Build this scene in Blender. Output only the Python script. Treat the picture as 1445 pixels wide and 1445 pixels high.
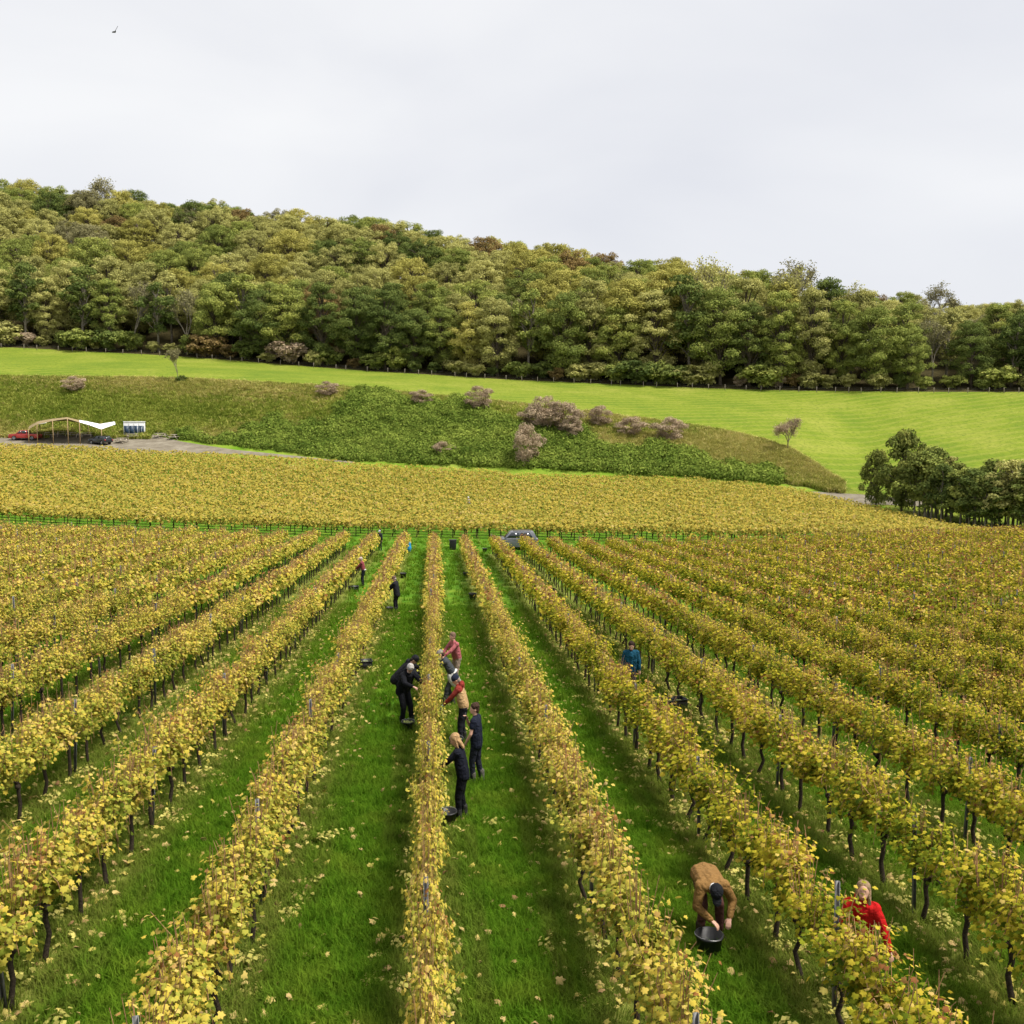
import bpy, bmesh, math, random
import numpy as np
from mathutils import Vector, Matrix

for _o in list(bpy.data.objects):
    bpy.data.objects.remove(_o)
random.seed(11)
rng = np.random.default_rng(7)
R = math.radians
SC = bpy.context.scene
COL = SC.collection

# ------------------------------------------------------------------ camera
FPX, HALF = 1338.0, 722.5          # focal length and half frame in photo pixels
YAW, HORIZ = R(4.6), 590.0         # camera looks 4.6 deg right of the vine rows
PITCH = math.atan((HALF - HORIZ) / FPX)
CZ = 14.0
cam_d = bpy.data.cameras.new('camera')
cam = bpy.data.objects.new('camera', cam_d)
COL.objects.link(cam)
cam.location = (0, 0, CZ)
cam.rotation_euler = (math.pi / 2 - PITCH, 0, -YAW)
cam_d.sensor_fit = 'HORIZONTAL'
cam_d.sensor_width = 36.0
cam_d.lens = FPX / 1445.0 * 36.0
cam_d.clip_start = 0.2
cam_d.clip_end = 5000
SC.camera = cam

# ------------------------------------------------------------------ world
W = bpy.data.worlds.new('World')
SC.world = W
W.use_nodes = True
nt = W.node_tree
nt.nodes.clear()
SUN_EL, SUN_AZ = R(60), R(112)     # azimuth clockwise from +Y (the row direction)
sky = nt.nodes.new('ShaderNodeTexSky')
sky.sky_type = 'NISHITA'
sky.sun_disc = False
sky.sun_elevation = SUN_EL
sky.sun_rotation = SUN_AZ
bg1 = nt.nodes.new('ShaderNodeBackground')
bg1.inputs[1].default_value = 0.10
nt.links.new(sky.outputs[0], bg1.inputs[0])
tc = nt.nodes.new('ShaderNodeTexCoord')
mp = nt.nodes.new('ShaderNodeMapping')
mp.inputs['Scale'].default_value = (1.0, 1.0, 2.6)
mp.inputs['Location'].default_value = (0.35, 0.2, 0.1)
nt.links.new(tc.outputs['Generated'], mp.inputs['Vector'])
nz = nt.nodes.new('ShaderNodeTexNoise')
nz.inputs['Scale'].default_value = 2.1
nz.inputs['Detail'].default_value = 6
nz.inputs['Roughness'].default_value = 0.42
nz.inputs['Distortion'].default_value = 0.35
nt.links.new(mp.outputs[0], nz.inputs['Vector'])
cr = nt.nodes.new('ShaderNodeValToRGB')
cr.color_ramp.elements[0].position = 0.33
cr.color_ramp.elements[0].color = (0.635, 0.645, 0.685, 1)
cr.color_ramp.elements[1].position = 0.66
cr.color_ramp.elements[1].color = (0.765, 0.767, 0.775, 1)
nt.links.new(nz.outputs['Fac'], cr.inputs[0])
bg2 = nt.nodes.new('ShaderNodeBackground')
bg2.inputs[1].default_value = 1.0
nt.links.new(cr.outputs[0], bg2.inputs[0])
mxs = nt.nodes.new('ShaderNodeMixShader')
mxs.inputs[0].default_value = 0.93
nt.links.new(bg1.outputs[0], mxs.inputs[1])
nt.links.new(bg2.outputs[0], mxs.inputs[2])
wo = nt.nodes.new('ShaderNodeOutputWorld')
nt.links.new(mxs.outputs[0], wo.inputs[0])

# ------------------------------------------------------------------ sun
sd = bpy.data.lights.new('sun', 'SUN')
sd.energy = 4.8
sd.angle = R(18)
sd.color = (1.0, 0.95, 0.86)
sun = bpy.data.objects.new('sun', sd)
COL.objects.link(sun)
_sv = Vector((math.sin(SUN_AZ) * math.cos(SUN_EL), math.cos(SUN_AZ) * math.cos(SUN_EL), math.sin(SUN_EL)))
sun.rotation_euler = _sv.to_track_quat('Z', 'Y').to_euler()
sun.location = (30, -20, 60)

SC.view_settings.view_transform = 'Standard'
SC.view_settings.look = 'None'
SC.view_settings.gamma = 1.0
SC.view_settings.exposure = 0.35
SC.view_settings.use_curve_mapping = False
SC.cycles.use_adaptive_sampling = True
SC.cycles.adaptive_threshold = 0.03
SC.cycles.max_bounces = 4
SC.cycles.diffuse_bounces = 2
SC.cycles.transmission_bounces = 3
SC.cycles.transparent_max_bounces = 4

# ------------------------------------------------------------------ pixels <-> place
_sa, _ca, _sp, _cp = math.sin(YAW), math.cos(YAW), math.sin(PITCH), math.cos(PITCH)
V_F = np.array((_sa * _cp, _ca * _cp, -_sp))
V_R = np.array((_ca, -_sa, 0.0))
V_U = np.cross(V_R, V_F)
V_H = np.array((_sa, _ca, 0.0))

def pix(x, y, d):
    """the point at forward distance d that the photograph shows at (x, y)"""
    v = V_F + (x - HALF) / FPX * V_R + (HALF - y) / FPX * V_U
    return v * (d / v.dot(V_H)) + np.array((0, 0, CZ))

def project(P):
    q = np.asarray(P, float) - np.array((0, 0, CZ))
    f = q @ V_F
    f = np.where(np.abs(f) < 1e-6, 1e-6, f)
    return HALF + FPX * (q @ V_R) / f, HALF - FPX * (q @ V_U) / f, f

# ------------------------------------------------------------------ small helpers
def tag(o, label=None, cat=None, group=None, kind=None):
    if label: o['label'] = label
    if cat: o['category'] = cat
    if group: o['group'] = group
    if kind: o['kind'] = kind
    return o

def link(o, parent=None):
    COL.objects.link(o)
    if parent is not None:
        o.parent = parent
    return o

def empty(name, loc=(0, 0, 0), rz=0.0, label=None, cat=None, group=None):
    o = bpy.data.objects.new(name, None)
    o.empty_display_size = 0.2
    o.location = tuple(float(c) for c in loc)
    o.rotation_euler = (0, 0, rz)
    link(o)
    return tag(o, label, cat, group)

def mesh_np(name, v, f, mats=(), attrs=None, smooth=False):
    """mesh from arrays; f is an (n,k) array or a list of such arrays"""
    v = np.ascontiguousarray(np.asarray(v, np.float32).reshape(-1, 3))
    fl = f if isinstance(f, (list, tuple)) else [f]
    fl = [np.asarray(a, np.int32) for a in fl if len(a)]
    me = bpy.data.meshes.new(name)
    me.vertices.add(len(v))
    me.vertices.foreach_set('co', v.ravel())
    loops = np.concatenate([a.ravel() for a in fl])
    tot = np.concatenate([np.full(len(a), a.shape[1], np.int32) for a in fl])
    st = np.concatenate(([0], np.cumsum(tot)[:-1])).astype(np.int32)
    me.loops.add(len(loops))
    me.loops.foreach_set('vertex_index', loops)
    me.polygons.add(len(tot))
    me.polygons.foreach_set('loop_start', st)
    me.polygons.foreach_set('loop_total', tot)
    if smooth:
        me.polygons.foreach_set('use_smooth', np.ones(len(tot), bool))
    me.update(calc_edges=True)
    for k, a in (attrs or {}).items():
        at = me.attributes.new(k, 'FLOAT', 'POINT')
        at.data.foreach_set('value', np.asarray(a, np.float32))
    for m in mats:
        me.materials.append(m)
    return me

def ob(name, me, parent=None, loc=(0, 0, 0), rot=(0, 0, 0), scale=None):
    o = bpy.data.objects.new(name, me)
    o.location = tuple(float(c) for c in loc)
    o.rotation_euler = rot
    if scale is not None:
        o.scale = scale
    return link(o, parent)

class MB:
    """collects simple shapes into one mesh"""
    def __init__(s):
        s.v, s.f, s.n = [], {}, 0
    def add(s, v, faces):
        v = np.asarray(v, float).reshape(-1, 3)
        for fc in faces:
            s.f.setdefault(len(fc), []).append([i + s.n for i in fc])
        s.v.append(v)
        s.n += len(v)
        return s
    def box(s, c, size, rz=0.0, taper=1.0):
        hx, hy, hz = (q / 2 for q in size)
        p = []
        for z, t in ((-hz, 1.0), (hz, taper)):
            for x, y in ((-hx, -hy), (hx, -hy), (hx, hy), (-hx, hy)):
                p.append((x * t, y * t, z))
        p = np.array(p)
        if rz:
            cc, ss = math.cos(rz), math.sin(rz)
            p = p @ np.array(((cc, ss, 0), (-ss, cc, 0), (0, 0, 1)))
        return s.add(p + np.array(c), [(0, 3, 2, 1), (4, 5, 6, 7), (0, 1, 5, 4), (1, 2, 6, 5), (2, 3, 7, 6), (3, 0, 4, 7)])
    def tube(s, pts, rad, n=8, cap=True):
        pts = np.asarray(pts, float)
        rad = np.broadcast_to(np.asarray(rad, float), (len(pts),))
        d = np.gradient(pts, axis=0)
        d /= np.linalg.norm(d, axis=1)[:, None] + 1e-9
        ref = np.array((0.3, 1.0, 0.12)) if abs(d[0][1]) < 0.8 else np.array((1.0, 0.2, 0.1))
        vs = []
        for p, t, r in zip(pts, d, rad):
            a = np.cross(t, ref); a /= np.linalg.norm(a) + 1e-9
            b = np.cross(t, a)
            an = np.linspace(0, 2 * math.pi, n, endpoint=False)
            vs.append(p + r * (np.cos(an)[:, None] * a + np.sin(an)[:, None] * b))
        fs = []
        for i in range(len(pts) - 1):
            for j in range(n):
                fs.append((i * n + j, i * n + (j + 1) % n, (i + 1) * n + (j + 1) % n, (i + 1) * n + j))
        if cap:
            fs.append(tuple(range(n))[::-1])
            fs.append(tuple((len(pts) - 1) * n + j for j in range(n)))
        return s.add(np.concatenate(vs), fs)
    def ell(s, c, r, M=None, nu=12, nv=8):
        v, fs = [], []
        for i in range(nv + 1):
            th = math.pi * i / nv
            for j in range(nu):
                ph = 2 * math.pi * j / nu
                v.append((math.sin(th) * math.cos(ph), math.sin(th) * math.sin(ph), math.cos(th)))
        v = np.array(v) * np.array(r)
        if M is not None:
            v = v @ np.asarray(M).T
        for i in range(nv):
            for j in range(nu):
                fs.append((i * nu + j, (i + 1) * nu + j, (i + 1) * nu + (j + 1) % nu, i * nu + (j + 1) % nu))
        return s.add(v + np.array(c), fs)
    def caps(s, a, b, ra, rb, n=10):
        a, b = np.asarray(a, float), np.asarray(b, float)
        d = b - a
        L = np.linalg.norm(d) + 1e-9
        d /= L
        pts, rad = [], []
        for k in (0, 1, 2, 3):
            t = math.pi / 2 * k / 3.0
            pts.append(a - d * ra * math.cos(t) * 0.999); rad.append(max(ra * math.sin(t), ra * 0.05))
        for k in (0, 1, 2, 3):
            t = math.pi / 2 * k / 3.0
            pts.append(b + d * rb * math.sin(t) * 0.999); rad.append(max(rb * math.cos(t), rb * 0.05))
        return s.tube(pts, rad, n)
    def prism(s, poly, y0, y1, top_in=None):
        """polygon in (x,z), extruded along y"""
        n = len(poly)
        v = [(x, y0, z) for x, z in poly] + [(x, y1, z) for x, z in poly]
        fs = [tuple(range(n)), tuple(range(2 * n - 1, n - 1, -1))]
        for i in range(n):
            fs.append((i, i + n, (i + 1) % n + n, (i + 1) % n))
        return s.add(v, fs)
    def mesh(s, name, mats=(), smooth=False):
        return mesh_np(name, np.concatenate(s.v), [np.array(a) for a in s.f.values()], mats, None, smooth)
    def build(s, name, mat, parent=None, smooth=False, bevel=0.0, loc=(0, 0, 0), rot=(0, 0, 0)):
        o = ob(name, s.mesh(name, [mat], smooth), parent, loc, rot)
        if bevel:
            m = o.modifiers.new('bevel', 'BEVEL')
            m.width = bevel; m.segments = 2; m.limit_method = 'ANGLE'
        return o

# ------------------------------------------------------------------ materials
class NB:
    """short node builder"""
    def __init__(s, name):
        s.m = bpy.data.materials.new(name)
        s.m.use_nodes = True
        s.t = s.m.node_tree
        s.t.nodes.clear()
        s.out = s.t.nodes.new('ShaderNodeOutputMaterial')
    def n(s, typ, **kw):
        nd = s.t.nodes.new(typ)
        for k, v in kw.items():
            setattr(nd, k, v)
        return nd
    def L(s, a, b):
        s.t.links.new(a, b)
    def noise(s, scale, detail=4, rough=0.55, vec=None, dist=0.0):
        nd = s.n('ShaderNodeTexNoise')
        nd.inputs['Scale'].default_value = scale
        nd.inputs['Detail'].default_value = detail
        nd.inputs['Roughness'].default_value = rough
        nd.inputs['Distortion'].default_value = dist
        if vec is not None: s.L(vec, nd.inputs['Vector'])
        return nd.outputs['Fac']
    def ramp(s, fac, stops):
        nd = s.n('ShaderNodeValToRGB')
        e = nd.color_ramp.elements
        while len(e) < len(stops): e.new(0.5)
        for q, (p, c) in zip(e, stops):
            q.position = p; q.color = (*c, 1)
        s.L(fac, nd.inputs[0])
        return nd.outputs[0]
    def mix(s, fac, a, b, mode='MIX'):
        nd = s.n('ShaderNodeMix', data_type='RGBA', blend_type=mode)
        for sock, val in ((nd.inputs[0], fac), (nd.inputs[6], a), (nd.inputs[7], b)):
            if isinstance(val, (int, float)): sock.default_value = val
            elif isinstance(val, tuple): sock.default_value = (*val, 1)
            else: s.L(val, sock)
        return nd.outputs[2]
    def math(s, op, a, b=None, c=None, clamp=False):
        nd = s.n('ShaderNodeMath', operation=op, use_clamp=clamp)
        for i, val in enumerate((a, b, c)):
            if val is None: continue
            if isinstance(val, (int, float)): nd.inputs[i].default_value = val
            else: s.L(val, nd.inputs[i])
        return nd.outputs[0]
    def step(s, x, a, b):
        nd = s.n('ShaderNodeMapRange', interpolation_type='SMOOTHSTEP')
        s.L(x, nd.inputs[0])
        nd.inputs[1].default_value = a
        nd.inputs[2].default_value = b
        return nd.outputs[0]
    def pos(s):
        return s.n('ShaderNodeNewGeometry').outputs['Position']
    def xyz(s, v):
        nd = s.n('ShaderNodeSeparateXYZ'); s.L(v, nd.inputs[0]); return nd.outputs
    def principled(s, col, rough=0.8, metal=0.0, spec=0.3, bump=None, bstr=0.3, bdist=0.02):
        p = s.n('ShaderNodeBsdfPrincipled')
        if isinstance(col, tuple): p.inputs['Base Color'].default_value = (*col, 1)
        else: s.L(col, p.inputs['Base Color'])
        p.inputs['Roughness'].default_value = rough
        p.inputs['Metallic'].default_value = metal
        p.inputs['Specular IOR Level'].default_value = spec
        if bump is not None:
            b = s.n('ShaderNodeBump')
            b.inputs['Strength'].default_value = bstr
            b.inputs['Distance'].default_value = bdist
            s.L(bump, b.inputs['Height'])
            s.L(b.outputs[0], p.inputs['Normal'])
        s.L(p.outputs[0], s.out.inputs[0])
        return s.m
    def leafy(s, col, trans=0.3, rough=0.6):
        d = s.n('ShaderNodeBsdfDiffuse'); s.L(col, d.inputs[0])
        t = s.n('ShaderNodeBsdfTranslucent'); s.L(col, t.inputs[0])
        m = s.n('ShaderNodeMixShader'); m.inputs[0].default_value = trans
        s.L(d.outputs[0], m.inputs[1]); s.L(t.outputs[0], m.inputs[2])
        s.L(m.outputs[0], s.out.inputs[0])
        return s.m

def plain(name, col, rough=0.7, metal=0.0, spec=0.3, var=0.25, scale=9.0):
    b = NB(name)
    k = b.noise(scale, 5, 0.6, b.n('ShaderNodeTexCoord').outputs['Object'])
    lo = tuple(c * (1 - var) for c in col); hi = tuple(min(1, c * (1 + var)) for c in col)
    return b.principled(b.ramp(k, [(0.3, lo), (0.7, hi)]), rough, metal, spec, k, 0.15, 0.01)

def leaf_mat(name, stops, trans=0.3, objvar=0.16, patch=0.0):
    """leaf colours: 'lc' is stored per leaf in the mesh; each plant shifts it a little"""
    b = NB(name)
    a = b.n('ShaderNodeAttribute', attribute_name='lc').outputs['Fac']
    r = b.n('ShaderNodeObjectInfo').outputs['Random']
    x = b.math('ADD', a, b.math('MULTIPLY', b.math('SUBTRACT', r, 0.5), objvar))
    if patch:
        nn = b.noise(0.16, 3, 0.55, b.pos())
        x = b.math('ADD', x, b.math('MULTIPLY', b.math('SUBTRACT', nn, 0.5), patch))
    return b.leafy(b.ramp(x, stops), trans)

ROW_S, ROW_X0 = 2.56, -0.17        # row spacing and the middle row's place across the slope

def grass_colour(b):
    """colour of the vineyard floor, by place: sward in the alleys, thin dry strip under the vines"""
    p = b.pos()
    X = b.xyz(p)
    k = b.math('DIVIDE', b.math('SUBTRACT', X[0], ROW_X0), ROW_S)
    fr = b.math('ABSOLUTE', b.math('SUBTRACT', k, b.math('ROUND', k)))
    n1 = b.noise(0.9, 4, 0.6, p)
    n2 = b.noise(6.0, 4, 0.65, p)
    base = b.ramp(n2, [(0.25, (0.028, 0.090, 0.005)), (0.5, (0.066, 0.165, 0.008)), (0.75, (0.135, 0.250, 0.016))])
    base = b.mix(b.step(n1, 0.45, 0.75), base, (0.160, 0.235, 0.020))
    n3 = b.noise(0.35, 3, 0.5, p)
    rut = b.math('MULTIPLY', b.math('SUBTRACT', 1.0, b.step(b.math('ABSOLUTE', b.math('SUBTRACT', fr, 0.29)), 0.02, 0.075)), b.step(n3, 0.40, 0.62))
    base = b.mix(b.math('MULTIPLY', rut, 0.6), base, (0.135, 0.150, 0.028))
    edge = b.math('ADD', fr, b.math('MULTIPLY', b.math('SUBTRACT', n1, 0.5), 0.22))
    strip = b.math('SUBTRACT', 1.0, b.step(edge, 0.09, 0.29))
    near = b.math('SUBTRACT', 1.0, b.step(X[1], 82.0, 84.0))
    strip = b.math('MULTIPLY', strip, near)
    dry = b.ramp(n2, [(0.3, (0.10, 0.13, 0.020)), (0.6, (0.20, 0.19, 0.045)), (0.8, (0.28, 0.215, 0.085))])
    return b.mix(b.math('MULTIPLY', strip, 0.8), base, dry), n2

b = NB('vineyard_grass'); c, h = grass_colour(b)
M_GROUND = b.principled(c, 0.95, 0, 0.1, h, 0.6, 0.08)
b = NB('grass_blades'); c, h = grass_colour(b)
rr = b.n('ShaderNodeObjectInfo').outputs['Random']
c = b.mix(b.math('MULTIPLY', rr, 0.55), c, (0.150, 0.250, 0.022))
M_BLADE = b.leafy(c, 0.35)

def meadow_mat():
    b = NB('meadow_grass')
    p = b.pos()
    n1 = b.noise(0.06, 6, 0.65, p); n2 = b.noise(1.4, 5, 0.75, p)
    w = b.n('ShaderNodeTexWave', wave_type='BANDS', bands_direction='Y')
    mpn = b.n('ShaderNodeMapping'); mpn.inputs['Rotation'].default_value = (0, 0, R(-14))
    b.L(p, mpn.inputs[0]); b.L(mpn.outputs[0], w.inputs['Vector'])
    w.inputs['Scale'].default_value = 0.11; w.inputs['Distortion'].default_value = 3.0
    w.inputs['Detail'].default_value = 3; w.inputs['Detail Scale'].default_value = 0.6
    col = b.ramp(n1, [(0.3, (0.100, 0.165, 0.016)), (0.5, (0.165, 0.215, 0.022)), (0.72, (0.260, 0.275, 0.050))])
    col = b.mix(b.math('MULTIPLY', b.step(w.outputs['Fac'], 0.55, 0.95), 0.38), col, (0.26, 0.265, 0.055))
    col = b.mix(b.step(n2, 0.42, 0.75), col, (0.090, 0.140, 0.016))
    return b.principled(col, 0.95, 0, 0.05, n2, 0.7, 0.25)
M_MEADOW = meadow_mat()

b = NB('bank_turf'); p = b.pos()
n1 = b.noise(0.16, 5, 0.62, p); n2 = b.noise(1.6, 5, 0.7, p)
c = b.ramp(n1, [(0.3, (0.07, 0.11, 0.012)), (0.5, (0.16, 0.19, 0.03)), (0.7, (0.30, 0.27, 0.08))])
c = b.mix(b.step(n2, 0.5, 0.8), c, (0.10, 0.13, 0.016))
M_BANK = b.principled(c, 0.95, 0, 0.05, n2, 0.9, 0.4)
b = NB('woodland_litter'); p = b.pos(); n2 = b.noise(1.2, 5, 0.7, p)
M_WOODFLOOR = b.principled(b.ramp(n2, [(0.3, (0.030, 0.028, 0.012)), (0.7, (0.075, 0.060, 0.025))]), 0.95, 0, 0.05, n2, 0.6, 0.2)
b = NB('verge_turf'); p = b.pos(); n1 = b.noise(0.2, 4, 0.6, p); n2 = b.noise(2.0, 5, 0.7, p)
c = b.ramp(n1, [(0.35, (0.105, 0.205, 0.012)), (0.6, (0.205, 0.27, 0.035)), (0.75, (0.25, 0.24, 0.07))])
M_VERGE = b.principled(b.mix(b.step(n2, 0.5, 0.85), c, (0.08, 0.13, 0.012)), 0.95, 0, 0.05, n2, 0.6, 0.15)
b = NB('track_gravel'); p = b.pos(); n1 = b.noise(0.5, 5, 0.65, p); n2 = b.noise(14, 4, 0.7, p)
c = b.ramp(n1, [(0.3, (0.13, 0.11, 0.08)), (0.55, (0.21, 0.185, 0.14)), (0.75, (0.28, 0.25, 0.20))])
M_GRAVEL = b.principled(b.mix(b.step(n2, 0.5, 0.7), c, (0.17, 0.14, 0.10)), 0.95, 0, 0.1, n2, 0.5, 0.03)

YEL = [(0.0, (0.085, 0.115, 0.014)), (0.20, (0.225, 0.255, 0.032)), (0.40, (0.430, 0.395, 0.068)),
       (0.62, (0.590, 0.445, 0.065)), (0.78, (0.620, 0.480, 0.140)), (0.91, (0.430, 0.270, 0.085)), (1.0, (0.28, 0.130, 0.045))]
GRN = [(0.0, (0.075, 0.120, 0.014)), (0.25, (0.200, 0.235, 0.020)), (0.48, (0.415, 0.365, 0.032)),
       (0.70, (0.560, 0.430, 0.050)), (0.84, (0.600, 0.450, 0.150)), (0.94, (0.400, 0.210, 0.070)), (1.0, (0.26, 0.11, 0.042))]
M_VY = leaf_mat('vine_leaves_yellow', YEL, 0.33, 0.22, 0.30)
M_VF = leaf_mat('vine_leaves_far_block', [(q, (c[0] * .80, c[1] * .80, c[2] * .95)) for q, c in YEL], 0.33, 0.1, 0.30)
M_VG = leaf_mat('vine_leaves_green', GRN, 0.33, 0.22, 0.30)
b = NB('vine_bark'); k = b.noise(30, 4, 0.7, b.n('ShaderNodeTexCoord').outputs['Object'])
M_BARK = b.principled(b.ramp(k, [(0.3, (0.018, 0.014, 0.010)), (0.7, (0.060, 0.046, 0.032))]), 0.9, 0, 0.1, k, 0.8, 0.02)
M_CANE = plain('vine_cane', (0.33, 0.185, 0.090), 0.7, 0, 0.2, 0.4)
M_STEEL = plain('galvanised_steel', (0.17, 0.17, 0.17), 0.6, 0.4, 0.4, 0.25)
M_TBARK = plain('tree_bark', (0.105, 0.085, 0.062), 0.9, 0, 0.1, 0.4, 3.0)
M_PALEBARK = plain('pale_bark', (0.19, 0.165, 0.125), 0.9, 0, 0.1, 0.4, 3.0)
M_TWIG = plain('brown_twigs', (0.215, 0.140, 0.095), 0.9, 0, 0.1, 0.3, 3.0)
def tree_leaf(name, dark, mid, light, trans=0.25, patch=0.0):
    return leaf_mat(name, [(0.0, dark), (0.5, mid), (1.0, light)], trans, 0.35, patch)
TL = {  # tree tones desaturated with raised blue: distance haze put into the colour
    'dark': tree_leaf('leaves_dark_green', (0.0708, 0.1005, 0.0299), (0.1396, 0.1782, 0.0463), (0.2513, 0.2783, 0.0718)),
    'green': tree_leaf('leaves_mid_green', (0.1308, 0.1672, 0.0431), (0.2599, 0.2973, 0.0716), (0.4444, 0.4488, 0.1108)),
    'olive': tree_leaf('leaves_olive', (0.2224, 0.2246, 0.0762), (0.4132, 0.3966, 0.1298), (0.6132, 0.5784, 0.2026)),
    'gold': tree_leaf('leaves_yellow_green', (0.2225, 0.2158, 0.0534), (0.4039, 0.3771, 0.0964), (0.5929, 0.5238, 0.1555)),
    'brown': tree_leaf('leaves_russet', (0.1395, 0.1036, 0.0474), (0.2689, 0.1899, 0.0732), (0.4126, 0.2905, 0.1135)),
    'pale': tree_leaf('leaves_pale_straw', (.17, .16, .075), (.27, .25, .12), (.38, .35, .18)) if True else tree_leaf('leaves_pale_straw', (0.2157, 0.187, 0.102), (0.348, 0.302, 0.1653), (0.4745, 0.417, 0.2457)),
    'belt': tree_leaf('leaves_belt_green', (0.0742, 0.098, 0.0248), (0.1547, 0.1815, 0.0446), (0.2888, 0.2904, 0.0726)),
    'bramble': tree_leaf('leaves_bramble', (0.0728, 0.119, 0.0185), (0.1521, 0.2116, 0.0344), (0.2711, 0.3306, 0.0608), patch=1.5),
    'straw': tree_leaf('tall_dry_grass', (0.253, 0.2719, 0.0569), (0.4237, 0.3984, 0.1076), (0.6072, 0.5123, 0.2088), patch=1.2),
    'turf': tree_leaf('tall_green_grass', (0.1582, 0.2269, 0.0303), (0.2888, 0.3438, 0.0578), (0.44, 0.4468, 0.1032), patch=1.4),
    'heath': tree_leaf('brown_brush', (0.253, 0.1898, 0.1207), (0.391, 0.299, 0.2012), (0.529, 0.4197, 0.2875)),
}

# ------------------------------------------------------------------ terrain
HP, SLOPE, CROSS = 6.75, 0.0605, 0.038
def plane_z(X, Y):
    return CZ - HP - SLOPE * Y - CROSS * X + 0.0012 * np.maximum(X - 8.0, 0.0) ** 2

# features across the picture: (forward distance, photo row) of each break of slope
COLX = [-260, 0, 250, 500, 722, 1000, 1110, 1200, 1330, 1445, 1700]
FEAT = [
    # far edge of the headland
    [(92, 728), (93, 742), (94, 752), (94, 759), (94, 763), (94, 769), (94, 770), (94, 770), (94, 770), (93, 771), (92, 774)],
    # far edge of the far vineyard
    [(157, 628), (155, 638), (154, 647), (152, 664), (150, 679), (148, 688), (145, 699), (134, 721), (112, 754), (99, 770), (97, 774)],
    # foot of the bank
    [(174, 610), (172, 617), (170, 619), (158, 650), (155, 658), (151, 673), (149, 682), (143, 700), (118, 741), (104, 761), (101, 766)],
    # top of the bank
    [(200, 528), (198, 533), (196, 536), (190, 549), (184, 571), (172, 606), (163, 632), (146.5, 693), (122, 733), (111, 749), (107, 756)],
    # foot of the wood
    [(248, 478), (245, 489), (243, 502), (237, 522), (230, 536), (220, 548), (217, 551), (214, 552), (211, 553), (208, 553), (205, 553)],
    # brow of the hill
    [(350, 318), (345, 333), (340, 356), (333, 386), (325, 419), (298, 470), (290, 480), (280, 482), (275, 488), (270, 494), (265, 500)],
]
UG = np.linspace(-1.0, 1.0, 401)
def _tab(vals, width=0.05):
    uc = (np.array(COLX) - HALF) / FPX
    y = np.interp(UG, uc, vals)
    k = int(width / (UG[1] - UG[0]))
    ker = np.hanning(2 * k + 1); ker /= ker.sum()
    return np.convolve(np.pad(y, k, mode='edge'), ker, mode='valid')
D0 = 84.0
TD = [np.full_like(UG, D0)]
_x0 = D0 * V_H[0] + UG * D0 * V_R[0]; _y0 = D0 * V_H[1] + UG * D0 * V_R[1]
TZ = [plane_z(_x0, _y0)]
for row in FEAT:
    dd = _tab([a for a, _ in row])
    zz = _tab([pix(x, yy, a)[2] for x, (a, yy) in zip(COLX, row)])
    TD.append(dd); TZ.append(zz)
TD.append(TD[-1] + 180); TZ.append(TZ[-1] + 4)
TD.append(TD[-1] + 700); TZ.append(TZ[-1] - 45)
TD, TZ = np.array(TD), np.array(TZ)            # (K, U)
_h = np.diff(TD, axis=0); _s = np.diff(TZ, axis=0) / _h
TM = np.zeros_like(TZ)
TM[0] = -SLOPE; TM[-1] = _s[-1]
for _k in range(1, len(TM) - 1):
    a_, b_ = _s[_k - 1], _s[_k]
    same = a_ * b_ > 0
    w1, w2 = 2 * _h[_k] + _h[_k - 1], _h[_k] + 2 * _h[_k - 1]
    TM[_k] = np.where(same, (w1 + w2) / (w1 / np.where(same, a_, 1) + w2 / np.where(same, b_, 1)), 0)

def rd(X, Y):
    return X * _ca - Y * _sa, X * _sa + Y * _ca
def _lut(tab, u):
    t = (np.clip(u, -1, 1) + 1) / 2 * (len(UG) - 1)
    i = np.minimum(t.astype(int), len(UG) - 2)
    f = t - i
    return tab[..., i] * (1 - f) + tab[..., i + 1] * f
def ground_z(X, Y):
    X = np.atleast_1d(np.asarray(X, float)); Y = np.atleast_1d(np.asarray(Y, float))
    r, d = rd(X, Y)
    u = r / np.maximum(d, 60.0)
    z = plane_z(X, Y)
    m = d > D0
    if m.any():
        um, dm = u[m], d[m]
        D_, Z_, M_ = _lut(TD, um), _lut(TZ, um), _lut(TM, um)
        k = np.clip((dm[None, :] >= D_).sum(0) - 1, 0, len(D_) - 2)
        ix = np.arange(len(dm))
        d0, d1, z0, z1, m0, m1 = D_[k, ix], D_[k + 1, ix], Z_[k, ix], Z_[k + 1, ix], M_[k, ix], M_[k + 1, ix]
        h = d1 - d0
        t = np.clip((dm - d0) / h, 0, 1)
        z[m] = ((1 + 2 * t) * (1 - t) ** 2 * z0 + t * (1 - t) ** 2 * h * m0 + t * t * (3 - 2 * t) * z1 + t * t * (t - 1) * h * m1)
    return z
def gz(x, y):
    return float(ground_z(x, y)[0])
def world_ud(u, d):
    d = np.asarray(d, float); r = np.asarray(u, float) * np.maximum(d, 60.0)
    return d * V_H[0] + r * V_R[0], d * V_H[1] + r * V_R[1]
_ds = np.linspace(5, 420, 6000)
def hit(px, py, dmin=5.0):
    """ground point under a photo pixel"""
    v = V_F + (px - HALF) / FPX * V_R + (HALF - py) / FPX * V_U
    P = v[None, :] * (_ds / v.dot(V_H))[:, None] + np.array((0, 0, CZ))
    below = (P[:, 2] < ground_z(P[:, 0], P[:, 1])) & (_ds > dmin)
    i = int(np.argmax(below)) if below.any() else len(_ds) - 1
    x, y = P[i, 0], P[i, 1]
    return np.array((x, y, gz(x, y)))

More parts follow.
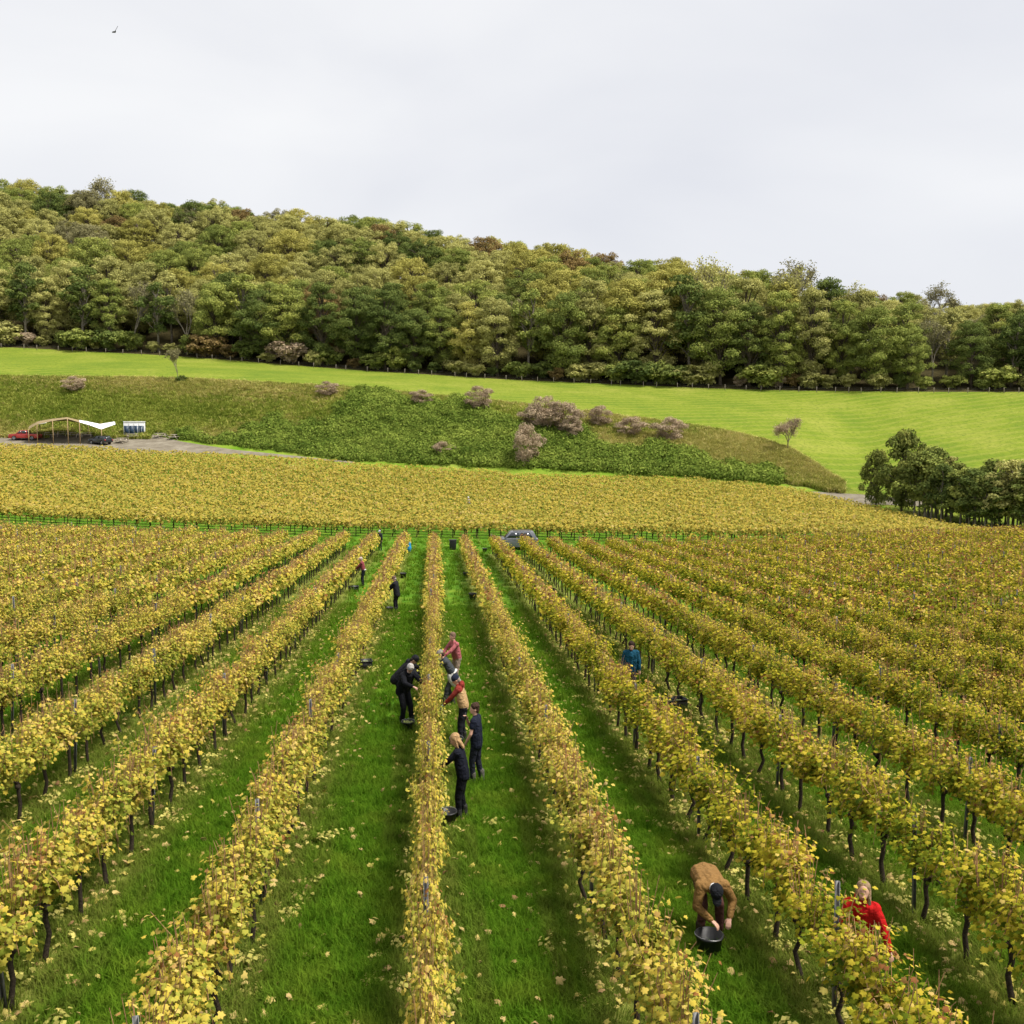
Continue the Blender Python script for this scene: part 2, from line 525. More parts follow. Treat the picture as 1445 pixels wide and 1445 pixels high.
def sheet(name, mat, k0, k1, nd, nu=220, dlo=None, dhi=None, umax=0.98, lift=0.0, kind='structure', nearpart=False):
    us = np.linspace(-umax, umax, nu)
    rows = []
    if nearpart:
        rows += [np.full(nu, d) for d in np.concatenate((np.linspace(-70, 0, 10), np.linspace(1, D0, 84)))]
    D_ = _lut(TD, us)
    for a, bq, n in zip(range(k0, k1), range(k0 + 1, k1 + 1), nd):
        for t in np.linspace(0, 1, n, endpoint=False):
            if nearpart and a == k0 and t == 0: continue
            rows.append(D_[a] * (1 - t) + D_[bq] * t)
    rows.append(D_[k1])
    rows = np.array(rows)
    X, Y = world_ud(np.broadcast_to(us, rows.shape), rows)
    Z = ground_z(X.ravel(), Y.ravel()).reshape(X.shape) + lift
    v = np.stack((X, Y, Z), -1).reshape(-1, 3)
    n, m = rows.shape
    i = (np.arange(n - 1)[:, None] * m + np.arange(m - 1)[None, :]).ravel()
    f = np.stack((i, i + 1, i + m + 1, i + m), 1)
    o = ob(name, mesh_np(name, v, f, [mat], None, True))
    return tag(o, kind=kind)

tag(sheet('vineyard_ground', M_GROUND, 0, 2, (6, 24), nearpart=True), 'grassy vineyard floor with mown alleys between the vine rows', 'ground')
tag(sheet('track_verge', M_VERGE, 2, 3, (8,)), 'rough grass verge along the foot of the bank', 'verge')
tag(sheet('bank', M_BANK, 3, 4, (24,)), 'rough grassy bank below the bright green meadow', 'bank')
tag(sheet('meadow', M_MEADOW, 4, 5, (40,)), 'smooth bright green sloping meadow below the wood', 'meadow')
tag(sheet('woodland_floor', M_WOODFLOOR, 5, 8, (40, 10, 10)), 'dark leaf littered hillside under the wood', 'hillside')

def patch(name, poly_px, mat, label, cat, lift=0.05, n=26, along=None):
    """flat sheet draped on the ground; poly_px = far edge and near edge as photo pixels"""
    far, near = poly_px
    def res(pl):
        P = np.array([hit(x, y)[:2] for x, y in pl])
        s = np.linspace(0, len(P) - 1, n)
        return np.stack([np.interp(s, np.arange(len(P)), P[:, i]) for i in (0, 1)], 1)
    A, B = res(far), res(near)
    rows = []
    for t in np.linspace(0, 1, 12):
        rows.append(A * (1 - t) + B * t)
    q = np.array(rows).reshape(-1, 2)
    z = ground_z(q[:, 0], q[:, 1]) + lift
    v = np.column_stack((q, z))
    i = (np.arange(11)[:, None] * n + np.arange(n - 1)[None, :]).ravel()
    f = np.stack((i, i + n, i + n + 1, i + 1), 1)
    return tag(ob(name, mesh_np(name, v, f, [mat], None, True)), label, cat, kind='structure')
patch('gravel_yard', ([(-60, 612), (60, 612), (150, 612), (215, 613), (258, 624), (330, 635), (420, 644), (500, 652)],
                      [(-60, 630), (60, 633), (150, 638), (215, 640), (258, 640), (330, 641), (420, 647), (500, 654)]),
      M_GRAVEL, 'brown gravel yard around the stretch tent, thinning to a track', 'yard')
patch('gravel_track', ([(1145, 694), (1180, 696), (1215, 698), (1260, 702), (1320, 708)],
                       [(1150, 702), (1190, 711), (1215, 714), (1260, 713), (1320, 716)]),
      M_GRAVEL, 'pale gravel track ending beside the dark young trees', 'track')

# ------------------------------------------------------------------ leaf clouds
QUAD = (np.array([(-.5, 0, 0), (.5, 0, 0), (.5, 1, 0), (-.5, 1, 0)], float), np.array([(0, 1, 2, 3)]))
DIA = (np.array([(0, 0, 0), (.5, .45, .08), (0, 1, 0), (-.5, .45, .08)], float), np.array([(0, 1, 2, 3)]))
_o = [(0, 0), (.30, -.14), (.56, .12), (.40, .30), (.54, .62), (.22, .66), (0, 1.0), (-.22, .66), (-.54, .62), (-.40, .30), (-.56, .12), (-.30, -.14)]
VLEAF = (np.array([(0, .34, .07)] + [(x, y, -.10 * abs(x) * 2 - .06 * y) for x, y in _o], float),
         np.array([(0, 1 + i, 1 + (i + 1) % 12) for i in range(12)]))

def frames(nrm, up):
    n = nrm / (np.linalg.norm(nrm, axis=1)[:, None] + 1e-9)
    u = up - (up * n).sum(1)[:, None] * n
    u /= np.linalg.norm(u, axis=1)[:, None] + 1e-9
    r = np.cross(u, n)
    return np.stack((r, u, n), 1)               # (N,3,3) rows = axes
def leaf_cloud(pos, nrm, up, size, tmpl):
    tv, tf = tmpl
    A = frames(nrm, up)
    v = np.einsum('kj,njc->nkc', tv, A) * size[:, None, None] + pos[:, None, :]
    k = len(tv)
    f = (tf[None] + (np.arange(len(pos)) * k)[:, None, None]).reshape(-1, tf.shape[1])
    return v.reshape(-1, 3), f, k
def rnd(n, lo, hi): return rng.uniform(lo, hi, n)
def unit(n):
    v = rng.normal(size=(n, 3)); return v / np.linalg.norm(v, axis=1)[:, None]

# ------------------------------------------------------------------ grape vines
def shoot_set(n, length=0.64, lo=0.84, hi=1.74, wid=0.15):
    """annual shoots of one vine: mostly upright, some flopping out and down"""
    out = []
    a1, a2 = rng.uniform(0, 6, 2)
    for _ in range(n):
        y0 = rng.uniform(-length, length)
        flop = rng.random() < 0.30
        x1, y1 = rng.normal(0, wid), rng.normal(0, 0.10)
        tz = hi + 0.10 * math.sin(y0 * 4 + a1) + 0.06 * math.sin(y0 * 9 + a2) + rng.normal(0, 0.09)
        z0 = lo + rng.uniform(-0.04, 0.12)
        if flop:
            sg = 1 if rng.random() < .5 else -1
            x1 = sg * rng.uniform(.22, .42)
            p = np.array([(0, y0, z0), (x1 * .45, y0 + y1 * .5, rng.uniform(1.15, 1.5)), (x1 * .85, y0 + y1, rng.uniform(1.1, 1.45)), (x1, y0 + y1 * 1.4, rng.uniform(.72, 1.15))])
        else:
            p = np.array([(0, y0, z0), (x1 * .5, y0 + y1 * .3, 1.2), (x1, y0 + y1, tz - .22), (x1 * rng.uniform(.7, 1.8), y0 + y1 * 1.5, tz)])
        out.append((p, flop))
    return out
def vine_leaves(n, tmpl, smin, smax, brown=0.5, shoots=None):
    shoots = shoots or shoot_set(22)
    ns = len(shoots)
    k = rng.integers(0, ns, n)
    t = rng.beta(1.25, 1.15, n) * 2.85
    i = np.minimum(t.astype(int), 2); fr = (t - i)[:, None]
    A = np.array([q for q, _ in shoots])
    pos = A[k, i] * (1 - fr) + A[k, i + 1] * fr
    off = rng.normal(0, 1, (n, 3)) * np.array((.085, .06, .055))
    pos = pos + off
    h = np.clip((pos[:, 2] - .8) / .95, 0, 1.1)
    side = np.sign(pos[:, 0] + off[:, 0] * 1.5 + 1e-6)
    nrm_ = np.column_stack((side * rnd(n, 0.0, 1.0), rng.normal(0, .55, n), rnd(n, 0.0, 1.0) + .4 * h)) + .4 * unit(n)
    up = np.column_stack((side * rnd(n, 0, .6), rng.normal(0, .5, n), -rnd(n, 0.3, 1.0)))
    size = rnd(n, smin, smax) * (1.0 - 0.25 * np.clip(h, 0, 1))
    sc_ = rng.normal(0, .10, ns) + np.where(rng.random(ns) < .06, .42, 0)
    lc = np.clip(rng.normal(0.37, 0.17, n) + sc_[k] + brown * np.clip(h - 0.72, 0, 1) * 1.5, 0, 1)
    v, f, kk = leaf_cloud(pos, nrm_, up, size, tmpl)
    return v, f, np.repeat(lc, kk)

class VineKit: pass
ORD = ['', 'first', 'second', 'third', 'fourth', 'fifth', 'sixth', 'seventh', 'eighth', 'ninth', 'tenth', 'eleventh', 'twelfth', 'thirteenth', 'fourteenth', 'fifteenth', 'sixteenth', 'seventeenth', 'eighteenth', 'nineteenth', 'twentieth', 'twenty-first', 'twenty-second', 'twenty-third', 'twenty-fourth']
def row_words(i):
    if i == 0: return 'the row that pickers stand on both sides of'
    return 'the %s row from the pickers row towards the %s' % (ORD[abs(i)], 'stretch tent' if i < 0 else 'young tree belt')
def vine_variant(i):
    kit = VineKit()
    hd = rng.uniform(0.68, 0.86)
    ky, kx = rng.normal(0, 0.06), rng.normal(0, 0.035)
    m = MB()
    pth = np.array([(0, 0, -0.05), (kx * .3, ky * .2, 0.12), (kx * 1.4, ky * 1.5, 0.38), (kx * .6, ky * .6, 0.60), (kx, ky, hd)])
    m.tube(pth, [0.046, 0.038, 0.033, 0.034, 0.042], 7)
    for _ in range(4):
        a = rng.normal(0, 0.03, 3)
        m.ell((kx + a[0], ky + a[1] * 1.4, hd + abs(a[2])), (0.052, 0.06, 0.05), None, 7, 5)
    for s in (-1, 1):
        L = rng.uniform(0.4, 0.62)
        hx = rng.normal(0, 0.03)
        t = np.linspace(0, 1, 6)
        m.tube(np.column_stack((kx + hx * t, ky + s * L * t, hd + 0.20 * np.sin(t * 2.4) - 0.06 * t)), np.linspace(0.016, 0.009, 6), 5)
    kit.trunk = m.mesh('trunk', [M_BARK], True)
    sh = MB()
    SS = shoot_set(24, lo=hd + .06)
    for p, fl in SS:
        q = p.copy(); q[0, 0] += kx
        if not fl: q[3, 2] += rng.choice([.04, .10, .22], p=[.5, .35, .15])
        sh.tube(q, [0.0075, 0.0065, 0.006, 0.004], 3, False)
    y0 = rng.uniform(-.5, .5)
    for _ in range(int(rng.integers(4, 12))):           # a tuft of bare red-brown canes
        a = rng.normal(0, .07, 3)
        sh.tube([(a[0], y0 + a[1], 1.35), (a[0] * 1.6, y0 + a[1] * 1.6, 1.75 + rng.uniform(0, .24))], [.006, .004], 3, False)
    kit.shoots = sh.mesh('shoots', [M_CANE])
    v, f, lc = vine_leaves(820 + int(rng.integers(0, 200)), VLEAF, 0.050, 0.097, rng.uniform(0.45, 0.85), SS)
    kit.fol = mesh_np('foliage', v, f, [M_VY], {'lc': lc})
    return kit
VK = [vine_variant(i) for i in range(16)]

YEND = 82.5
VSP = 1.2
sites = []
for i in range(-24, 23):
    x = ROW_X0 + ROW_S * i
    ph = rng.uniform(0, VSP)
    for y in np.arange(3.0 + ph, YEND + min(max(x - 12, 0) * .15, 6), VSP):
        sites.append((i, x + rng.normal(0, 0.03), y + rng.normal(0, 0.06)))
S = np.array([(a[1], a[2]) for a in sites]); SI = np.array([a[0] for a in sites])
SZ = ground_z(S[:, 0], S[:, 1])
px_, py_, dep_ = project(np.column_stack((S, SZ + 1.2)))
wide = (dep_ > 1) & (px_ > -420) & (px_ < 1445 + 420) & (py_ < 1445 + 700)
inside = (dep_ > 1) & (px_ > -120) & (px_ < 1565) & (py_ < 1780)
order = np.where(inside)[0]
order = order[np.argsort(dep_[order])][:300]
single = np.zeros(len(S), bool); single[order] = True
VG = 'grapevines of the near vineyard'
for n, i in enumerate(order):
    kit = VK[int(rng.integers(0, len(VK)))]
    row = SI[i]
    t = empty('grapevine', (S[i, 0], S[i, 1], SZ[i]), math.pi * int(rng.integers(0, 2)) + rng.normal(0, 0.04))
    sc = rng.uniform(0.93, 1.05)
    if row == 2 and (8.5 < S[i, 1] < 12.2 or 24.0 < S[i, 1] < 28.2): sc = .90
    t.scale = (sc * (0.62 if row == 0 else 1.0 if row < 2 else 1.15), sc, sc)
    lab = ('yellow leaved' if row < 2 else 'green gold') + ' grapevine in ' + row_words(int(row))
    tag(t, lab, 'grapevine', VG)
    ob('trunk', kit.trunk, t)
    ob('shoots', kit.shoots, t)
    fo = ob('foliage', kit.fol, t)
    fo['kind'] = 'stuff'
    fo.material_slots[0].link = 'OBJECT'
    fo.material_slots[0].material = M_VY if row < 2 else M_VG

def far_vines(idx, mat, name, label):
    """the vines past the first 300, joined"""
    tv = []
    for q in range(8):
        v, f, lc = vine_leaves(190, DIA, 0.13, 0.24, 0.8)
        m = MB(); sh = MB()
        m.tube([(0, 0, -0.05), (rng.normal(0, .04), rng.normal(0, .06), 0.4), (0, 0, 0.82)], [0.036, 0.03, 0.04], 4, False)
        for _ in range(9):
            a = rng.normal(0, 0.1, 2); yb = rng.uniform(-.6, .6)
            sh.tube([(a[0], yb, 1.3), (a[0] * 1.5, yb + a[1], rng.uniform(1.75, 1.98))], [0.014, 0.008], 3, False)
        kv = np.concatenate(m.v); kf = np.array(m.f[4])
        tv.append((v, f, lc, kv, kf, np.concatenate(sh.v), np.array(sh.f[4])))
    Vs, Fs, Ls, Kv, Kf, Hv, Hf = [], [], [], [], [], [], []
    nv = nk = nh = 0
    for i in idx:
        v, f, lc, kv, kf, hv, hf = tv[int(rng.integers(0, 8))]
        s = 1 if rng.random() < 0.5 else -1
        k = np.array((s, s, 1.0)) * rng.uniform(0.93, 1.06)
        o = np.array((S[i, 0], S[i, 1], SZ[i]))
        Vs.append(v * k + o); Fs.append(f + nv); nv += len(v)
        Ls.append(np.clip(lc + rng.normal(0, 0.06), 0, 1))
        Kv.append(kv * k + o); Kf.append(kf + nk); nk += len(kv)
        Hv.append(hv * k + o); Hf.append(hf + nh); nh += len(hv)
    o = ob(name, mesh_np(name, np.concatenate(Vs), np.concatenate(Fs), [mat], {'lc': np.concatenate(Ls)}))
    tag(o, label, 'grapevines', None, 'stuff')
    k = ob('trunks', mesh_np('trunks', np.concatenate(Kv), np.concatenate(Kf), [M_BARK]), o)
    k['kind'] = 'stuff'
    k = ob('shoots', mesh_np('shoots', np.concatenate(Hv), np.concatenate(Hf), [M_CANE]), o)
    k['kind'] = 'stuff'
rest = np.where(wide & ~single)[0]
far_vines([i for i in rest if SI[i] < 2], M_VY, 'vine_row_mass', 'distant yellow vine rows running away to the grass headland')
far_vines([i for i in rest if SI[i] >= 2], M_VG, 'vine_row_mass', 'distant green gold vine rows on the slope below the young trees')

# the far vineyard: rows run across the slope
def far_block():
    P, U_ = [], []
    d = 95.5
    us = np.linspace(-0.72, 0.66, 3000)
    kv, kf, nk = [], [], 0
    ri = 0
    while d < 156:
        x, y = world_ud(us, np.full_like(us, d))
        lim = _lut(TD, us)[2] - 0.8
        ok = d < lim
        seg = np.hypot(np.diff(x, append=x[-1]), np.diff(y, append=y[-1]))
        x, y, seg = x[ok], y[ok], seg[ok]
        if len(x) < 4: break
        dens = 58 if ri < 2 else 44
        n = int(seg.sum() * dens)
        t = rng.uniform(0, len(x) - 1, n)
        i = t.astype(int); fr = t - i
        xx = x[i] * (1 - fr) + x[np.minimum(i + 1, len(x) - 1)] * fr
        yy = y[i] * (1 - fr) + y[np.minimum(i + 1, len(x) - 1)] * fr
        P.append(np.column_stack((xx, yy)))
        if ri < 3:
            for j in range(0, len(x), max(1, int(1.25 / max(seg.mean(), 1e-3)))):
                m = MB()
                z = gz(x[j], y[j])
                a = rng.normal(0, .07, 2)
                m.tube([(x[j], y[j], z - .05), (x[j] + a[0], y[j] + a[1], z + .5), (x[j] + a[0] * .4, y[j], z + .95)], [.05, .042, .055], 4, False)
                if ri == 0 and rng.random() < 0.8:
                    m.tube([(x[j], y[j], z + .85), (x[j] + .25, y[j], z + 1.05)], [.03, .02], 4, False)
                    m.tube([(x[j], y[j], z + .85), (x[j] - .25, y[j], z + 1.05)], [.03, .02], 4, False)
                q = np.concatenate(m.v); kv.append(q); kf.append(np.array(m.f[4]) + nk); nk += len(q)
        d += 2.15; ri += 1
    P = np.concatenate(P); n = len(P)
    h = rng.beta(1.6, 1.1, n)
    P = P + np.column_stack((rng.normal(0, .08, n), rng.normal(0, .30, n)))
    z = ground_z(P[:, 0], P[:, 1]) + 0.78 + h * (1.0 + 0.12 * np.sin(P[:, 0] * 1.3 + P[:, 1]))
    pos = np.column_stack((P, z))
    nrm = np.column_stack((rng.normal(0, .6, n), rnd(n, -1.0, .3), rnd(n, .2, 1.2)))
    up = np.column_stack((rng.normal(0, .6, n), rnd(n, -.6, .2), -rnd(n, .2, 1)))
    lc = np.clip(rng.normal(0.48, 0.13, n) + 0.10 * np.clip(h - .7, 0, 1), 0, 1)
    v, f, k = leaf_cloud(pos, nrm, up, rnd(n, .22, .38), DIA)
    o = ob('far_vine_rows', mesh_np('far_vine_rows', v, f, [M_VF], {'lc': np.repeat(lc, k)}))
    tag(o, 'golden far vineyard block with rows running across below the bank', 'grapevines', None, 'stuff')
    q = ob('trunks', mesh_np('trunks', np.concatenate(kv), np.concatenate(kf), [M_BARK]), o)
    q['kind'] = 'stuff'
far_block()

# trellis posts
def post_mesh(h):
    m = MB()
    m.box((0, 0.018, h / 2 - .1), (0.052, 0.006, h + .2))
    m.box((-0.024, 0, h / 2 - .1), (0.005, 0.036, h + .2))
    m.box((0.024, 0, h / 2 - .1), (0.005, 0.036, h + .2))
    for z in np.arange(0.7, h - .05, 0.25):
        m.box((0.031, 0, z), (0.012, 0.02, 0.02)); m.box((-0.031, 0, z), (0.012, 0.02, 0.02))
    return m.mesh('trellis_post', [M_STEEL])
PM = [post_mesh(h) for h in (1.60, 1.70, 1.80)]
cand = []
for i in range(-24, 23):
    x = ROW_X0 + ROW_S * i
    ph = 1.2 + (i * 2.9) % 6.0
    for y in list(np.arange(4 + ph, YEND - 2, 6.0)) + [YEND + 0.3]:
        X, Y, Dp = project(np.array([[x, y, gz(x, y) + 1.8]]))
        if Dp[0] > 2 and -30 < X[0] < 1475 and Y[0] < 1500:
            cand.append((Dp[0], x, y, i))
cand.sort()
for dq, x, y, i in cand[:290]:
    o = ob('trellis_post', PM[int(rng.integers(0, 3))], None, (x + rng.normal(0, .02), y, gz(x, y)), (rng.normal(0, .02), rng.normal(0, .03), rng.normal(0, .1)))
    tag(o, 'steel stake in ' + row_words(i), 'post', 'trellis stakes of the near vineyard')

# ------------------------------------------------------------------ scatter by geometry nodes (stuff only)
def scatter(name, P, rot, scl, idx, kinds, label, cat):
    me = bpy.data.meshes.new(name)
    me.vertices.add(len(P)); me.vertices.foreach_set('co', np.asarray(P, np.float32).ravel())
    a = me.attributes.new('rot', 'FLOAT_VECTOR', 'POINT'); a.data.foreach_set('vector', np.asarray(rot, np.float32).ravel())
    a = me.attributes.new('scl', 'FLOAT', 'POINT'); a.data.foreach_set('value', np.asarray(scl, np.float32))
    a = me.attributes.new('idx', 'INT', 'POINT'); a.data.foreach_set('value', np.asarray(idx, np.int32))
    o = ob(name, me)
    tag(o, label, cat, None, 'stuff')
    g = bpy.data.node_groups.new(name, 'GeometryNodeTree')
    g.interface.new_socket('Geometry', in_out='INPUT', socket_type='NodeSocketGeometry')
    g.interface.new_socket('Geometry', in_out='OUTPUT', socket_type='NodeSocketGeometry')
    gi, go = g.nodes.new('NodeGroupInput'), g.nodes.new('NodeGroupOutput')
    iop = g.nodes.new('GeometryNodeInstanceOnPoints')
    jn = g.nodes.new('GeometryNodeJoinGeometry')
    for km in reversed(kinds):
        src = bpy.data.objects.new(km.name + '_source', km)     # mesh carrier for the instances
        oi = g.nodes.new('GeometryNodeObjectInfo')
        oi.inputs['Object'].default_value = src
        oi.inputs['As Instance'].default_value = True
        g.links.new(oi.outputs['Geometry'], jn.inputs[0])
    def na(nm, dt):
        q = g.nodes.new('GeometryNodeInputNamedAttribute'); q.data_type = dt
        q.inputs['Name'].default_value = nm
        return q.outputs['Attribute']
    g.links.new(gi.outputs[0], iop.inputs['Points'])
    g.links.new(jn.outputs[0], iop.inputs['Instance'])
    iop.inputs['Pick Instance'].default_value = True
    g.links.new(na('idx', 'INT'), iop.inputs['Instance Index'])
    g.links.new(na('rot', 'FLOAT_VECTOR'), iop.inputs['Rotation'])
    g.links.new(na('scl', 'FLOAT'), iop.inputs['Scale'])
    g.links.new(iop.outputs[0], go.inputs[0])
    md = o.modifiers.new('scatter', 'NODES'); md.node_group = g
    return o

def tuft(name, n, h0, h1, spread, mat, w=0.006, bend=0.5, rad=0.08):
    V, F, LC = [], [], []
    for i in range(n):
        a, q = rng.uniform(0, 6.28), rng.uniform(0, 6.28)
        h = rng.uniform(h0, h1)
        bx, by = rad * math.sqrt(rng.random()) * math.cos(q), rad * math.sqrt(rng.random()) * math.sin(q)
        dx, dy = math.cos(a), math.sin(a)
        b1 = rng.uniform(.1, bend) * h
        px, py = -dy * w, dx * w
        k = len(V)
        V += [(bx - px, by - py, -.01), (bx + px, by + py, -.01), (bx + dx * b1 * .4 + px * .8, by + dy * b1 * .4 + py * .8, h * .6),
              (bx + dx * b1 * .4 - px * .8, by + dy * b1 * .4 - py * .8, h * .6), (bx + dx * b1 * 1.3, by + dy * b1 * 1.3, h * rng.uniform(.8, 1.0))]
        F += [(k, k + 1, k + 2), (k, k + 2, k + 3), (k + 3, k + 2, k + 4)]
        LC += [rng.random()] * 5
    return mesh_np(name, V, np.array(F), [mat], {'lc': LC})

TUFT = [tuft('grass_tuft', 22, .05, .15, .1, M_BLADE, .0045, .9, .11) for _ in range(3)] + \
       [tuft('grass_tuft', 26, .10, .26, .1, M_BLADE, .005, .8, .12) for _ in range(2)]
def grass(n, d0, d1, s0, s1):
    d = np.sqrt(rnd(n, d0 ** 2, d1 ** 2)); u = rnd(n, -.64, .64)
    x, y = d * V_H[0] + u * d * V_R[0], d * V_H[1] + u * d * V_R[1]
    k = (x - ROW_X0) / ROW_S; fr = np.abs(k - np.round(k))
    keep = (rng.random(n) < np.clip(fr * 4 + 0.35, 0, 1)) | (y > YEND)
    x, y, fr = x[keep], y[keep], fr[keep]
    P = np.column_stack((x, y, ground_z(x, y)))
    m = len(x)
    idx = np.where(rng.random(m) < np.where((fr > .17) & (fr < .30), .22, .07), rng.integers(3, 5, m), rng.integers(0, 3, m))
    return P, np.column_stack((np.zeros(m), np.zeros(m), rnd(m, 0, 6.28))), rnd(m, s0, s1), idx
G = [grass(75000, 6.5, 24, .8, 1.3), grass(38000, 24, 48, 1.1, 1.8), grass(16000, 48, 94, 1.4, 2.2)]
scatter('grass', *[np.concatenate([g[i] for g in G]) for i in range(4)], TUFT, 'tufted green grass growing in the alleys between vine rows', 'grass')

b = NB('fallen_leaf'); r_ = b.n('ShaderNodeObjectInfo').outputs['Random']
M_FALL = b.leafy(b.ramp(r_, [(0, (0.46, 0.40, 0.08)), (.4, (0.52, 0.40, 0.14)), (.75, (0.46, 0.33, 0.14)), (1, (0.22, 0.12, 0.055))]), 0.15)
lv, lf = VLEAF
LEAFM = [mesh_np('fallen_leaf', lv * np.array((.13, .13, .25)) + np.array((0, -.05, 0.01)), lf, [M_FALL])]
def litter(n):
    d = np.sqrt(rnd(n, 36.0, 46.0 ** 2)); u = rnd(n, -.62, .62)
    x, y = d * V_H[0] + u * d * V_R[0], d * V_H[1] + u * d * V_R[1]
    k = (x - ROW_X0) / ROW_S; fr = np.abs(k - np.round(k))
    keep = rng.random(n) < np.clip(1.1 - fr * 2.0, .22, 1)
    x, y = x[keep], y[keep]; m = len(x)
    P = np.column_stack((x, y, ground_z(x, y) + rnd(m, .03, .13)))
    return P, np.column_stack((rng.normal(0, .45, m), rng.normal(0, .45, m), rnd(m, 0, 6.28))), rnd(m, .45, 1.0), np.zeros(m, int)
scatter('fallen_leaves', *litter(19000), LEAFM, 'fallen yellow vine leaves lying on the grass under the rows', 'leaves')

# broad leaved weeds in the strips
def weed():
    n = 40
    a = rnd(n, 0, 6.28); r = rnd(n, .02, .2)
    pos = np.column_stack((r * np.cos(a), r * np.sin(a), rnd(n, .03, .2)))
    v, f, k = leaf_cloud(pos, np.column_stack((np.cos(a) * .5, np.sin(a) * .5, np.ones(n))), np.column_stack((np.cos(a), np.sin(a), np.zeros(n))), rnd(n, .045, .085), DIA)
    return mesh_np('weed', v, f, [TL['gold']], {'lc': np.repeat(rng.random(n), k)})
n = 900
d = np.sqrt(rnd(n, 49, 40 ** 2)); u = rnd(n, -.6, .6)
x, y = d * V_H[0] + u * d * V_R[0], d * V_H[1] + u * d * V_R[1]
k = (x - ROW_X0) / ROW_S; x = np.where(np.abs(k - np.round(k)) > .3, ROW_X0 + np.round(k) * ROW_S + rng.normal(0, .4, n), x)
scatter('weeds', np.column_stack((x, y, ground_z(x, y))), np.column_stack((np.zeros(n), np.zeros(n), rnd(n, 0, 6.28))), rnd(n, .5, 1.2), rng.integers(0, 2, n), [weed(), weed()], 'broad leaved weeds beside the vine trunks', 'weeds')
# ------------------------------------------------------------------ trees
class Kit: pass
def tree_kit(H, Wd, trunk_frac, nclump, leaf, nleaf, top=0.5, bark=None, clump_r=(0.10, 0.17), droop=0.0, seed_low=0.18, ragged=0.25):
    """tapered trunk with limbs, and a crown of leaf clumps spread through its volume"""
    k = Kit()
    m = MB()
    lean = rng.normal(0, 0.03, 2) * H
    ts = np.linspace(0, 1, 7)
    tp = np.column_stack((lean[0] * ts ** 2, lean[1] * ts ** 2, -0.3 + ts * H * 0.80))
    m.tube(tp, np.interp(ts, [0, .08, 1], [H * .022, H * .016, H * .004]), 7)
    C = []
    tries = 0
    while len(C) < nclump and tries < 4000:
        tries += 1
        h = rng.uniform(seed_low, 1.0)
        prof = math.sin(math.pi * min(max((h - seed_low) / (1.06 - seed_low), 0.02), 1.0) ** (0.5 + top * 0.7)) ** 0.75
        a = rng.uniform(0, 6.28)
        rr = Wd / 2 * prof * math.sqrt(rng.uniform(0.12, 1.0)) * (1 + rng.normal(0, ragged * .5))
        c = np.array((rr * math.cos(a) + lean[0] * h, rr * math.sin(a) + lean[1] * h, h * H * 0.93))
        R_ = rng.uniform(*clump_r) * Wd
        if any(np.linalg.norm(c - q) < (R_ + s) * 0.42 for q, s in C): continue
        C.append((c, R_))
    for c, R_ in C:
        if rng.random() < 0.6:
            zb = max(H * trunk_frac * 0.6, c[2] - rng.uniform(.1, .3) * H)
            zb = min(zb, H * .78)
            b0 = np.array((np.interp(zb, tp[:, 2], tp[:, 0]), np.interp(zb, tp[:, 2], tp[:, 1]), zb))
            mid = (b0 + c) / 2 + np.array((0, 0, .04 * H)) + rng.normal(0, .015 * H, 3)
            m.tube([b0, mid, c], [H * .0075, H * .005, H * .0015], 4, False)
    k.trunk = m.mesh('trunk', [bark or M_TBARK], True)
    V, F, LC, n0 = [], [], [], 0
    for c, R_ in C:
        n = int(nleaf * (R_ / (np.mean(clump_r) * Wd)) ** 2)
        dirs = unit(n)
        dirs[:, 2] = np.where(dirs[:, 2] < -0.35, -dirs[:, 2] * .6, dirs[:, 2])
        dirs /= np.linalg.norm(dirs, axis=1)[:, None]
        rad = R_ * (rng.random(n) ** 0.30) * np.where(rng.random(n) < .12, 1.22, 1.0)
        pos = c + dirs * rad[:, None] * np.array((1.08, 1.08, .88))
        nr = dirs + .7 * unit(n) + np.array((0, 0, .25))
        up = unit(n) + np.array((0, 0, -droop))
        v, f, kk = leaf_cloud(pos, nr, up, rnd(n, .7, 1.35) * leaf, DIA)
        lc = np.clip(.45 + rng.normal(0, .13) + rng.normal(0, .16, n), 0, 1)
        V.append(v); F.append(f + n0); LC.append(np.repeat(lc, kk)); n0 += len(v)
    k.crown = mesh_np('crown', np.concatenate(V), np.concatenate(F), [TL['green']], {'lc': np.concatenate(LC)})
    k.H = H
    return k
